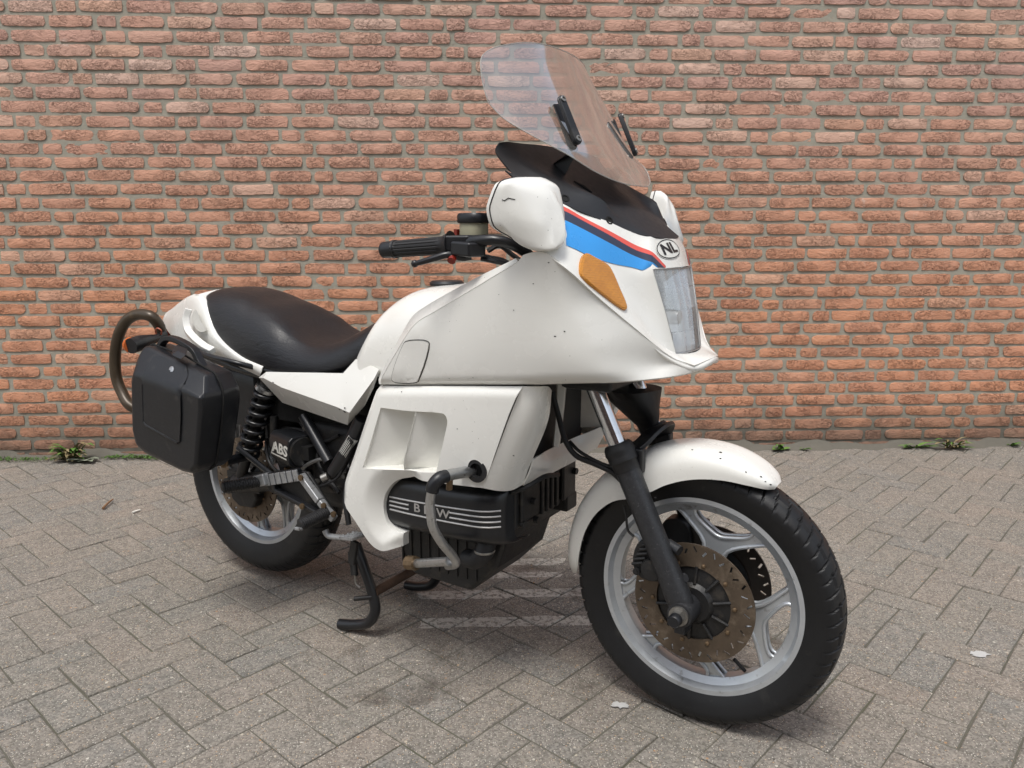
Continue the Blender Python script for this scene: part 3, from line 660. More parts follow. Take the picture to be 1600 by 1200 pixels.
# --- front fork
FT = np.array((1.277,-0.108,0.801)); FB = np.array((1.507, -.108, .3185))
def fork(sy):
    t, b = FT * (1, sy, 1), FB * (1, sy, 1); d = (b - t) / np.linalg.norm(b - t); L = np.linalg.norm(b - t)
    a = t - d * .25
    at = lambda z: t + d * ((t[2] - z) / -d[2])
    k = at(.662)
    st = mk('fork_tube', *cyl_vf(a, k + d * .03, .0205, 28), MCHR, BK, smooth=40)
    Ls = np.linalg.norm(b - k)
    sl_ = mk('fork_slider', *lathe_vf([(.024, .0), (.0275, .02), (.0285, .05), (.0275, Ls * .45), (.0285, Ls * .8), (.030, Ls - .03), (.028, Ls + .012), (.016, Ls + .026)], k, d, 32), MSLID, BK, smooth=50)
    mk('dust_cap', *lathe_vf([(.021, -.02), (.029, -.02), (.034, -.013), (.036, .0), (.034, .008), (.0345, .01), (.0345, .022), (.031, .026), (.030, .046)], k, d, 32), MRUB, sl_, smooth=40)
    e = b + d * .004
    mk('axle_clamp', *join(lathe_vf([(.012, -.03), (.028, -.03), (.031, -.02), (.031, .03), (.026, .042)], e, (0, 1 * -sy * -1, 0), 28), box_vf(e[0] - .012, e[0] + .012, e[1] - .024, e[1] + .024, e[2] - .047, e[2] - .02)), MSLID, sl_, smooth=40)
    s = -1 if sy > 0 else 1
    mk('axle_nut', *join(cyl_vf(e + (0, s * .026, 0), e + (0, s * .036, 0), .0225, 20), cyl_vf(e + (0, s * .036, 0), e + (0, s * .05, 0), .0175, 6)), MBOLT, sl_, smooth=30)
    mk('axle_cap', *lathe_vf([(.015, 0), (.0155, .003), (.0145, .016), (.012, .019)], e + (0, s * .048, 0), (0, s, 0), 24), MPL, sl_, smooth=40)
    # brake caliper behind the leg
    c = FA + np.array((-.085, -.08 * sy, .092)); 
    body = spl([(c[0] + x, c[1], c[2] + z) for x, z in ((-.047, -.03), (-.052, .005), (-.035, .045), (-.005, .05), (.02, .042), (.035, .0), (.03, -.035), (0, -.048), (-.03, -.045))], 3, closed=True)
    cal = mk('brake_caliper', *prism_vf([p + (0, -.026 * sy * 1, 0) for p in body], (0, .05 * sy, 0)), MENG, BK, smooth=45, bevel=.006)
    ribs = [cyl_vf((c[0] - .05 + .006 * q, c[1] - .03 * sy, c[2] - .012 + .013 * q), (c[0] - .024 + .006 * q, c[1] - .03 * sy, c[2] - .004 + .013 * q), .0036, 8) for q in range(5)]
    mks('caliper_rib', ribs, MENG, cal, smooth=40)
    mk('caliper_cap', *lathe_vf([(.026, 0), (.027, .006), (.024, .014), (.0, .016)], (c[0] + .0, c[1] - .026 * sy, c[2] - .014), (0, -sy, 0), 26), MENG, cal, smooth=40)
    for q, (x, z) in enumerate(((.028, .048), (.035, -.052), (-.038, -.028), (.012, .028))):
        mk('bolt', *join(cyl_vf((c[0] + x, c[1] - .024 * sy, c[2] + z), (c[0] + x, c[1] - .034 * sy, c[2] + z), .0085, 16), cyl_vf((c[0] + x, c[1] - .034 * sy, c[2] + z), (c[0] + x, c[1] - .0365 * sy, c[2] + z), .0048, 6)), MBRASS if q < 2 else MENG, cal, smooth=30)
    mks('caliper_lug', (cyl_vf(c + (.028, -.01 * sy, .048), c + (.06, -.02 * sy, .04), .012, 10), cyl_vf(c + (.035, -.01 * sy, -.052), c + (.075, -.02 * sy, -.02), .011, 10)), MSLID, cal, smooth=40)
    return k
KR = fork(1); KL = fork(-1)
# fork brace over the wheel
br = [KR + (.004, .03, -.012), KR + (.03, .05, .012), (KR[0] + .045, -.03, KR[2] + .035), (KR[0] + .045, .03, KR[2] + .035), KL + (.03, -.05, .012), KL + (.004, -.03, -.012)]
tube('fork_brace', br, 1, MPL, BK, 8, 6, sect=[(-.03, -.006), (.03, -.006), (.032, .004), (-.032, .004)], smooth=40, bevel=.003)
mks('brace_foot', (box_vf(KR[0] + .012, KR[0] + .05, -.1, -.072, KR[2] - .05, KR[2] + .01), box_vf(KL[0] + .012, KL[0] + .05, .072, .1, KL[2] - .05, KL[2] + .01)), MPL, BK, smooth=40, bevel=.006)
# front mudguard
def mudguard():
    rows = []
    for th, Rr, w, h in ((61.5, .336, .022, .01), (64, .343, .045, .02), (70, .352, .063, .035), (80, .360, .073, .052), (92, .364, .078, .068), (104, .365, .080, .082), (114, .364, .081, .092), (124, .362, .081, .088), (134, .359, .080, .068), (146, .355, .078, .056), (158, .350, .074, .05), (170, .345, .067, .045), (178, .341, .055, .036), (183, .338, .035, .02)):
        c, s = math.cos(R(th)), math.sin(R(th)); row = []
        for k in range(-6, 7):
            u = k / 6; a = abs(u); y = w * math.copysign(min(1, 1.08 * math.sin(a * math.pi / 2 * .93) ** .9), u); dr = h * a ** 3.2
            row.append((FA[0] + (Rr - dr) * c, y, FA[2] + (Rr - dr) * s))
        rows.append(row)
    return patch('mudguard', rows, MW, BK, nu=3, nv=5, out=(0, 0, 1), smooth=180, solid=.0035)
MG = mudguard()
tree_mg = bvh(MG)
tube('brake_hose', [(1.153,-0.090,0.779), (1.172,-0.090,0.721), (1.198,-0.100,0.663), (1.226,-0.100,0.633), (1.277,-0.100,0.620), (1.321,-0.100,0.607), (1.345,-0.098,0.589)], .0068, MRUB, BK, 10)
tube('brake_hose', [(1.203,-0.090,0.662), (1.234,-0.100,0.645), (1.285,-0.100,0.626), (1.333,-0.098,0.616)], .0042, MRUB, BK, 8)
tube('speed_cable', [(1.352,-0.100,0.532), (1.358,-0.100,0.509), (1.365,-0.100,0.472), (1.379,-0.100,0.462)], .003, MRUB, BK, 8)

# --- upper fairing: side wings (both sides) and nose
CRE = [(1.201,-0.345,1.103), (1.278,-0.355,1.117), (1.319,-0.328,1.083), (1.361,-0.264,1.022), (1.417,-0.188,0.950), (1.461,-0.122,0.894), (1.498,-0.076,0.871), (1.518, 0, .881)]
BOT = [(0.790,-0.303,0.793), (0.913,-0.308,0.805), (1.081,-0.315,0.824), (1.197,-0.314,0.836), (1.277,-0.304,0.845), (1.339,-0.280,0.849), (1.385,-0.240,0.849), (1.426,-0.185,0.849), (1.466,-0.122,0.851), (1.498,-0.072,0.857), (1.508, 0, .862)]
REAR = [(0.769,-0.296,0.790), (0.827,-0.298,0.873), (0.881,-0.300,0.945), (0.904,-0.302,0.969), (0.945,-0.306,0.993), (1.084,-0.327,1.056), (1.201,-0.345,1.103)]
INT = [(0.899,-0.311,0.884), (0.983,-0.322,0.935), (1.127,-0.331,0.918), (1.132,-0.337,1.027), (1.239,-0.333,0.953), (1.247,-0.346,1.058), (1.316,-0.310,0.955), (1.309,-0.326,1.059), (1.367,-0.266,0.928), (1.346,-0.284,0.981), (1.404,-0.204,0.896), (1.441,-0.135,0.871), (1.014,-0.318,0.843), (1.260,-0.316,0.872), (1.377,-0.254,0.871)]
RIN = [(0.790,-0.303,0.793), (0.855,-0.309,0.877), (0.906,-0.313,0.938), (0.933,-0.315,0.959), (0.976,-0.318,0.980), (1.102,-0.333,1.041), (1.218,-0.349,1.098)]
wing_out = spl(RIN, 6) + spl(CRE, 8)[3:-1] + spl(BOT[::-1], 6)[:-1]
fy_w = tps(list(wing_out[::3]) + INT + [BOT[0], REAR[2], REAR[3]] + CRE)
FAIR = None
lip = spl(CRE, 8)
A2 = [(CRE[1][0] + (1.165 - CRE[1][0]) * t, CRE[1][1] + (-.262 - CRE[1][1]) * t, CRE[1][2] + (1.252 - CRE[1][2]) * t) for t in (0, .2, .4, .6, .8, 1)]
NA = [(1.319,-0.328,1.083), (1.311,-0.315,1.101), (1.302,-0.298,1.121), (1.289,-0.278,1.151), (1.269,-0.252,1.185), (1.257,-0.240,1.214)]
NB = [(1.361,-0.264,1.022), (1.348,-0.260,1.057), (1.334,-0.256,1.088), (1.322,-0.251,1.114), (1.304,-0.236,1.152), (1.285,-0.212,1.196)]
NC = [(1.417,-0.188,0.950), (1.394,-0.190,0.995), (1.375,-0.190,1.040), (1.360,-0.188,1.080), (1.345,-0.183,1.126), (1.325,-0.170,1.179)]
ND = [(1.460,-0.120,0.893), (1.435,-0.131,0.923), (1.410,-0.134,0.995), (1.396,-0.136,1.068), (1.381,-0.128,1.110), (1.363,-0.118,1.155)]
NE = [(1.500,-0.082,0.872), (1.458,-0.082,0.894), (1.438,-0.101,0.987), (1.414,-0.119,1.077), (1.404,-0.108,1.110), (1.392,-0.084,1.146)]
NO = [(1.518, 0, .881), (1.474, 0, .889), (1.462, 0, .98), (1.436, 0, 1.079), (1.424, 0, 1.108), (1.405, 0, 1.140)]
cols = [A2, NA, NB, NC, ND, NE, NO] + [M(c) for c in (NE, ND, NC, NB, NA, A2)]
rows = [[c[r] for c in cols] for r in range(6)]
nu = nv = 6
skip = lambda i, j: 6 <= i < 18 and 30 <= j < 42
G = grid(rows, nu, nv, su=(5, 7), sv=(1, 3)); nr, nc, _ = G.shape
FAIR = mk('fairing', G.reshape(-1, 3), gfaces(nr, nc, skip), MW, BK, out=(1, 0, .6), smooth=42, solid=.004, label='white nose of the fairing round the headlight with coloured stripes')
SIDE = []
dr_, db_, dc_ = near(spl(REAR, 6)), near(spl(BOT, 6)), near(spl(CRE[2:], 8)); fy_w0 = fy_w
fy_w = lambda x, z: fy_w0(x, z) + min(1, max(0, (1.47 - x) / .12)) * (.012 * max(0, 1 - db_(x, z) / .02) ** 1.8 + .009 * max(0, 1 - dc_(x, z) / .06) ** 1.5)
for mir in (False, True):
    w_ = sheet('fairing_side', wing_out, MW, BK, fy=fy_w, res=.0095, mirror=mir, smooth=60, solid=.004)
    RI = [(p[0], fy_w(p[0], p[2]) - .0008, p[2]) for p in spl(RIN, 6)]; RR = [(p[0], q[1] + .017, p[2]) for p, q in zip(spl(REAR, 6), RI)]; BB = [(p[0], fy_w(p[0], p[2]), p[2]) for p in spl(BOT, 4)]
    fl = [RI, RR, [(p[0] + .004, p[1] + .03, p[2] - .003) for p in RR]]
    if mir: fl = [M([tuple(map(float, q)) for q in r]) for r in fl]
    patch('fairing_flange', fl, MW, w_, nu=1, nv=3, sv=(1,), smooth=28, solid=.003, out=(-1, 1 if mir else -1, .6))
    un = [[(p[0], p[1] + .003, p[2] + .002) for p in BB], [(p[0] - .006, p[1] * .96 + .003, p[2] - .005) for p in BB], [(p[0] - .03, p[1] * .8, p[2] - .004) for p in BB]]
    if mir: un = [M([tuple(map(float, q)) for q in r]) for r in un]
    patch('fairing_underlip', un, MW, w_, nu=1, nv=4, smooth=180, out=(0, 0, -1))
    SIDE.append(w_)
tube('fairing_lip', [(p[0] - .004, p[1] * .985, p[2] - .007) for p in CRE[4:7]] + [(1.512, 0, .874)] + [(p[0] - .004, -p[1] * .985, p[2] - .007) for p in CRE[6:3:-1]], lambda t: .0008 + .0078 * math.sin(math.pi * t) ** 1.1, MW, FAIR, 12, 8, smooth=180)
tree_f = bvh(FAIR); tree_s = bvh(SIDE[0])
# inner shell closes the cockpit from below and in front
ins = [(.86, -.27, .80), (1.2, -.27, .835), (1.36, -.2, .85), (1.45, 0, .858)]
inn = ins + [M(p) for p in ins[-2::-1]]
mk('inner_fairing', [tuple(p) for p in inn] + [(p[0] * .5 + .66, p[1] * .7, .97) for p in inn], [tuple(range(7))] + [(i, i + 1, i + 8, i + 7) for i in range(6)], MPL, BK, smooth=0, solid=.003)
mk('dashboard', *join(prism_vf([(1.13, -.12, 1.10), (1.18, -.21, 1.20), (1.27, -.12, 1.16), (1.34, 0, 1.13), (1.27, .12, 1.16), (1.18, .21, 1.20), (1.13, .12, 1.10)], (0, 0, -.02))), MPL, BK, smooth=0)
# glovebox lid on each side
for mir in (False, True):
    gb = [(0.893,-0.300,0.909), (0.958,-0.300,0.915), (0.966,-0.300,0.909), (0.922,-0.300,0.819), (0.912,-0.300,0.812), (0.842,-0.300,0.805), (0.837,-0.300,0.811), (0.883,-0.300,0.902)]
    gb = spl(gb, 5, closed=True); cgx = np.mean([p[0] for p in gb]); cgz = np.mean([p[2] for p in gb])
    s = 1 if mir else -1
    rim = [(p[0], s * (-fy_w(p[0], p[2]) + .0006), p[2]) for p in gb]
    tube('glovebox_seam', rim, .0009, MPL, SIDE[mir], 6, 0, closed=True)
    sheet('glovebox_lid', [(cgx + (p[0] - cgx) * .965, 0, cgz + (p[2] - cgz) * .965) for p in gb], MW, SIDE[mir], fy=lambda x, z: fy_w(x, z) - .003, res=.03, mirror=mir, smooth=180)
# headlight
HLo = [NE[1], NE[2], NE[3]]; hl_l = [(p[0] - .002, p[1] * 1.0, p[2]) for p in HLo]
hl_c = [(NO[1][0] - .002, 0, NO[1][2] + .004), (NO[2][0] - .002, 0, NO[2][2]), (NO[3][0] - .002, 0, NO[3][2] - .004)]
hrows = [[hl_l[i], (hl_l[i][0] * .35 + hl_c[i][0] * .65 + .002, hl_l[i][1] * .5, (hl_l[i][2] + hl_c[i][2]) / 2), hl_c[i], (hl_l[i][0] * .35 + hl_c[i][0] * .65 + .002, -hl_l[i][1] * .5, (hl_l[i][2] + hl_c[i][2]) / 2), M(hl_l[i])] for i in range(3)]
HG = grid(hrows, 8, 8); hr, hc, _ = HG.shape
HL = mk('headlight', HG.reshape(-1, 3), gfaces(hr, hc), MLENS, BK, out=(1, 0, 0), smooth=180, label='clear fluted rectangular headlight')
bowl = [[tuple(p - np.array((.012, 0, 0))) for p in HG[i][::4]] for i in (0, 8, 16)]
bk = [[(1.37 + .01 * (i == 1), p[1] * .55, .985 + (p[2] - .985) * .6) for p in r] for i, r in enumerate(bowl)]
ring = lambda r: r[0] + [q[-1] for q in r[1:-1]] + r[-1][::-1] + [q[0] for q in r[1:-1]][::-1]
a_, b_ = ring(bowl), ring(bk); n_ = len(a_)
mk('headlight_reflector', a_ + b_, [(i, (i + 1) % n_, n_ + (i + 1) % n_, n_ + i) for i in range(n_)] + [tuple(range(n_, 2 * n_))], MREFL, HL, smooth=50)
mk('headlight_bulb', *join(lathe_vf([(.0, .03), (.016, .028), (.018, 0), (.018, -.03)], (1.405, 0, .965), (1, 0, 0), 20), lathe_vf([(.045, -.02), (.04, 0.), (.02, .012)], (1.385, 0, .965), (1, 0, 0), 24)), MDULL, HL, smooth=40)
edge = [tuple(q + np.array((.001, 0, 0))) for q in list(HG[0]) + [HG[i][-1] for i in range(1, hr - 1)] + list(HG[-1][::-1]) + [HG[i][0] for i in range(hr - 2, 0, -1)]]
tube('headlight_seal', edge, .0012, MDULL, HL, 6, 0, closed=True)
# amber turn signals set in the nose
def blob(name, outline, frame, tree, mat, parent, lift, inset, label=None, res=.012):
    """a shallow lens on a surface: skirt plus domed cap"""
    o, u, v = (np.array(q, float) for q in frame); u /= np.linalg.norm(u); v = v - u * v.dot(u); v /= np.linalg.norm(v); n = np.cross(u, v)
    c = np.mean(np.array(outline), 0); A = np.array(outline); r1 = [tuple(c + (q - c) * (1 - inset)) for q in A]
    to = lambda L: [o + u * x + v * z for x, z in L]
    base = [np.array(p) for p in drop(to(outline), tree, -n, lift=-.002)]
    a, f = tri2d(r1, (), res); cap = [np.array(p) for p in drop(to(a), tree, -n, lift=lift)]; m = len(outline)
    mid = [np.array(p) for p in drop(to([tuple(c + (q - c) * (1 - inset * .25)) for q in A]), tree, -n, lift=lift * .75)]
    V = base + mid + cap; F = [tuple(i + 2 * m for i in t) for t in f] + [(i, (i + 1) % m, m + (i + 1) % m, m + i) for i in range(m)] + [(m + i, m + (i + 1) % m, 2 * m + (i + 1) % m, 2 * m + i) for i in range(m)]
    return mk(name, V, F, mat, parent, smooth=50, label=label)
fo = np.array((1.357,-0.264,1.056)); fu = np.array((1.372,-0.196,1.041)) - fo; fv = np.array((0, .12, 1.))
fo2 = fo
def to2(P3, frame):
    o, u, v = (np.array(q, float) for q in frame); u = u / np.linalg.norm(u); v = v - u * v.dot(u); v /= np.linalg.norm(v)
    return [(float((np.array(p) - o) @ u), float((np.array(p) - o) @ v)) for p in P3]
sig3 = [(1.327,-0.260,1.113), (1.344,-0.242,1.105), (1.361,-0.216,1.091), (1.366,-0.208,1.081), (1.374,-0.200,1.034), (1.382,-0.197,1.004), (1.382,-0.204,0.995), (1.374,-0.214,0.997), (1.348,-0.258,1.031), (1.326,-0.297,1.064), (1.323,-0.300,1.073), (1.323,-0.285,1.097)]
for mir in (False, True):
    fr = (fo, fu, fv)
    ol = [tuple(map(float, q)) for q in to2(spl(sig3, 3, closed=True), fr)]
    if mir:
        fr = (M(tuple(fo)), -np.array(M(tuple(fu))), np.array(M(tuple(fv)))); ol = [(-x, z) for x, z in ol]
    sg = blob('turn_signal', ol, fr, tree_f, MAMB, BK, .006, .10, label='amber turn signal set flush in the fairing nose')
    cc = np.mean(np.array(ol), 0)
# stripes on the nose
st_top = [(1.260,-0.242,1.208), (1.313,-0.196,1.172), (1.366,-0.132,1.132), (1.390,-0.094,1.107), (1.426,-0.068,1.078)]
st_r2 = [(1.263,-0.244,1.198), (1.314,-0.198,1.163), (1.367,-0.134,1.120), (1.386,-0.098,1.099), (1.416,-0.076,1.077)]
st_n2 = [(1.270,-0.254,1.178), (1.320,-0.210,1.148), (1.362,-0.156,1.115), (1.383,-0.118,1.094), (1.406,-0.094,1.077)]
st_b2 = [(1.296,-0.294,1.128), (1.342,-0.252,1.110), (1.366,-0.196,1.093), (1.383,-0.152,1.082), (1.391,-0.132,1.074)]
for mir in (False, True):
    fr = (np.array((1.356,-0.192,1.119)), np.array((1.398,-0.120,1.098)) - np.array((1.310,-0.248,1.139)), np.array((-.25, .15, 1.)))
    for nm, a, b, m_ in (('red_stripe', st_top, st_r2, MRED), ('navy_stripe', st_r2, st_n2, MNAVY), ('blue_stripe', st_n2, st_b2, MBLUE)):
        ol = to2(spl(a, 6) + spl(b, 6)[::-1], fr); f2 = fr
        if mir:
            f2 = (M(tuple(fr[0])), -np.array(M(tuple(fr[1]))), np.array(M(tuple(fr[2])))); ol = [(-x, z) for x, z in ol]
        decal(nm, ol, f2, tree_f, m_, FAIR, res=.012, lift=.0013)
# country sticker
nf = (np.array((1.409,-0.035,1.116)), np.array((-.12, 1., -.0)), np.array((-.42, 0., 1.)))
ell = lambda a, b, n=40: [(a * math.cos(2 * math.pi * i / n), b * math.sin(2 * math.pi * i / n)) for i in range(n)]
stk = decal('country_sticker', ell(.052, .0245), nf, tree_f, MWPR, FAIR, res=.01, lift=.0012)
decal('sticker_ring', ell(.050, .0228), nf, tree_f, MSAT, FAIR, res=.01, holes=[ell(.0475, .0207)], lift=.002)
lettering('sticker_letters', 'NL', .034, nf, MSAT, FAIR, tree_f, bold=.0012, sx=1.5, lift=.0022)

# --- black wind deflector with its bolts
db = [(1.405,-0.000,1.140), (1.392,-0.085,1.146), (1.360,-0.122,1.156), (1.310,-0.190,1.185), (1.257,-0.240,1.215), (1.18, -.264, 1.252), (1.135, -.266, 1.284)]
dm = [(1.362, 0, 1.176), (1.365,-0.078,1.167), (1.329,-0.124,1.189), (1.305,-0.158,1.226), (1.241,-0.205,1.248), (1.185,-0.236,1.264), (1.149,-0.262,1.277)]
dm2 = [(1.255, 0, 1.262), (1.235, -.075, 1.267), (1.21, -.135, 1.278), (1.18, -.18, 1.292), (1.152, -.212, 1.305), (1.122, -.236, 1.317), (1.102, -.253, 1.330)]
dt = [(1.155, 0, 1.345), (1.143, -.07, 1.347), (1.132, -.125, 1.348), (1.122, -.17, 1.347), (1.117, -.20, 1.347), (1.113, -.222, 1.347), (1.108, -.243, 1.344)]
full = lambda r: [tuple(p) for p in r[::-1]] + [M(tuple(p)) for p in r[1:]]
DEF = patch('wind_deflector', [full(db), full(dm), full(dm2), full(dt)], MDEF, BK, nu=4, nv=6, out=(1, 0, 1), smooth=60, solid=.004, sv=(1,))
tree_d = bvh(DEF)
for p in ((1.255,-0.220,1.223), (1.327,-0.155,1.177)):
    for s in (1, -1):
        q = np.array(p) * (1, s, 1); h = tree_d.ray_cast(Vector(q) + Vector((.04, -.2 * s, .08)), Vector((-.04, .2 * s, -.08)))
        h = (Vector(q), Vector((.5, -.4 * s, .75))) if h[0] is None else h
        mk('screw', *join(lathe_vf([(.0095, -.004), (.010, .0015), (.0065, .002), (.006, .0002), (0, .0002)], h[0], h[1], 16)), MDARK, DEF, smooth=40)
tube('deflector_slot', drop([(1.242,-0.140,1.287), (1.255,-0.125,1.265), (1.267,-0.115,1.247)], tree_d, (-.2, .1, -.3), back=.1, lift=.001), lambda s: .004 * (1 - .6 * abs(2 * s - 1)), MDARK, DEF, 6)

# --- clear touring windscreen on two brackets
sb = [(1.325, 0, 1.258), (1.315, -.08, 1.262), (1.288, -.15, 1.282), (1.25, -.205, 1.315), (1.19, -.245, 1.352), (1.135, -.272, 1.388), (1.105, -.284, 1.42)]
s1 = [(1.255, 0, 1.345), (1.25, -.075, 1.348), (1.235, -.145, 1.352), (1.205, -.198, 1.368), (1.16, -.24, 1.392), (1.118, -.27, 1.42), (1.095, -.285, 1.45)]
s2 = [(1.195, 0, 1.435), (1.192, -.075, 1.436), (1.182, -.145, 1.437), (1.16, -.195, 1.445), (1.13, -.235, 1.456), (1.10, -.264, 1.472), (1.084, -.279, 1.488)]
s3 = [(1.15, 0, 1.515), (1.147, -.07, 1.515), (1.14, -.13, 1.514), (1.123, -.175, 1.513), (1.102, -.212, 1.513), (1.084, -.242, 1.514), (1.074, -.262, 1.516)]
s4 = [(1.122, 0, 1.572), (1.120, -.06, 1.571), (1.114, -.115, 1.567), (1.104, -.155, 1.561), (1.092, -.19, 1.552), (1.08, -.218, 1.543), (1.073, -.238, 1.533)]
SCR = patch('windscreen', [full(r) for r in (sb, s1, s2, s3, s4)], MSCR, BK, nu=6, nv=8, out=(1, 0, .5), smooth=180, label='tall clear lightly smoked windscreen')
SG = grid([full(r) for r in (sb, s1, s2, s3, s4)], 6, 8); bd = list(SG[0]) + [SG[i][-1] for i in range(1, len(SG) - 1)] + list(SG[-1][::-1]) + [SG[i][0] for i in range(len(SG) - 2, 0, -1)]
def edge_mat():
    t = NT('screen_edge'); t.P(Base_Color=(.5, .5, .47), Roughness=.15, Alpha=.45); return t.m
tube('screen_edge', bd, .0016, edge_mat(), SCR, 6, 0, closed=True)
tree_c = bvh(SCR)
for s in (1, -1):
    tp, bt = np.array((1.198, -.15 * s, 1.430)), np.array((1.236, -.15 * s, 1.346)); d = (tp - bt) / np.linalg.norm(tp - bt); nrm = np.array((.80, -.28 * s, .5)); nrm /= np.linalg.norm(nrm); sd = np.cross(d, nrm); sd /= np.linalg.norm(sd); nrm = np.cross(sd, d) * (1 if np.dot(np.cross(sd, d), nrm) > 0 else -1)
    o2 = [bt + sd * (.0115 * math.cos(a)) - d * (.0115 * math.sin(a)) for a in np.linspace(0, math.pi, 9)] + [tp - sd * (.0095 * math.cos(a)) + d * (.0095 * math.sin(a)) for a in np.linspace(0, math.pi, 9)]
    bar = mk('screen_bracket', *prism_vf([q + nrm * .004 for q in o2], nrm * .011), MPL, BK, smooth=35, bevel=.003)
    for q in (tp, bt): mk('bracket_screw', *lathe_vf([(.0068, 0), (.0068, .003), (.004, .0035), (.0035, .001), (0, .001)], q + nrm * .0145, nrm, 14), MBOLT, bar, smooth=35)
    fo_ = [tp - nrm * .006 + sd * .009, tp - nrm * .006 - sd * .009, bt - nrm * .006 - sd * .012, bt - nrm * .006 - sd * .012 - d * .02 - np.array((.005, 0, 0)), np.array((1.17, -.135 * s, 1.30)), np.array((1.205, -.135 * s, 1.275)), bt - nrm * .006 + sd * .012 - d * .015]
    mk('bracket_arm', *prism_vf(fo_, -nrm * .004), MPL, bar, smooth=0)

# --- mirrors
def mirror(s):
    R0 = [(1.201,-0.407,1.250), (1.210,-0.360,1.260), (1.232, -.302, 1.262), (1.222, -.29, 1.20), (1.214, -.30, 1.135), (1.208,-0.356,1.141), (1.185,-0.402,1.166), (1.179,-0.408,1.202)]
    up = lambda r, d, k: [tuple(np.array(p) + np.array(d) + (np.array(p) - np.mean(np.array(r), 0)) * k) for p in r]
    R1 = up(R0, (.010, 0, .0), .035); R2 = up(R0, (.026, .002, .0), .02)
    R3 = [(1.249,-0.387,1.238), (1.261,-0.340,1.249), (1.280, -.293, 1.248), (1.287, -.283, 1.19), (1.282, -.29, 1.124), (1.258,-0.340,1.116), (1.235,-0.385,1.133), (1.245,-0.397,1.183)]
    R4 = [(1.278,-0.351,1.222), (1.280,-0.324,1.233), (1.279,-0.306,1.234), (1.300,-0.310,1.177), (1.314,-0.335,1.132), (1.300,-0.353,1.121), (1.278,-0.369,1.121), (1.283,-0.371,1.171)]
    R5 = [(1.291,-0.333,1.205), (1.293,-0.321,1.211), (1.294,-0.313,1.207), (1.307,-0.317,1.171), (1.314,-0.333,1.138), (1.309,-0.347,1.129), (1.299,-0.356,1.132), (1.295,-0.348,1.171)]
    def cut(r, k=.16):
        P = [np.array(p, float) for p in r]
        for _ in (0, 1): P = [q for i in range(len(P)) for q in (P[i - 1] * k + P[i] * (1 - k), P[i] * (1 - k) + P[(i + 1) % len(P)] * k)]; k = .25
        return P
    secs = [cut(r) for r in (R0, R1, R2, R3, R4, R5)]
    n = len(secs[0]); C_ = [spl([r[j] for r in secs], 4, sharp=(1, 2)) for j in range(n)]
    rr = [[tuple(float(x) for x in C_[j][i]) for j in range(n)] for i in range(len(C_[0]))]
    if s < 0: rr = [[M(p) for p in r] for r in rr]
    V = [p for r in rr for p in r]; m = len(rr)
    o = mk('mirror', V, gfaces(m, n, closed=True) + [tuple(range((m - 1) * n, m * n))], MW, BK, smooth=50, label='white mirror housing with a cracked, scuffed shell' if s > 0 else None)
    mk('mirror_glass', [(p[0] + .004, p[1], p[2]) for p in rr[0]], [tuple(range(n))], simple('mirror_glass', (.8, .8, .8), .04, 1, var=.02), o, smooth=0)
    tube('mirror_seam', rr[4], .0014, MPL, o, 6, 0, closed=True)
    return o
MIR = mirror(1); mirror(-1)
tube('mirror_crack', drop([(1.216,-0.450,1.217), (1.221,-0.440,1.215), (1.228,-0.440,1.220), (1.240,-0.430,1.217)], bvh(MIR), (0, 1, 0), back=.15, lift=.0003), .0008, MDARK, MIR, 6, 0)

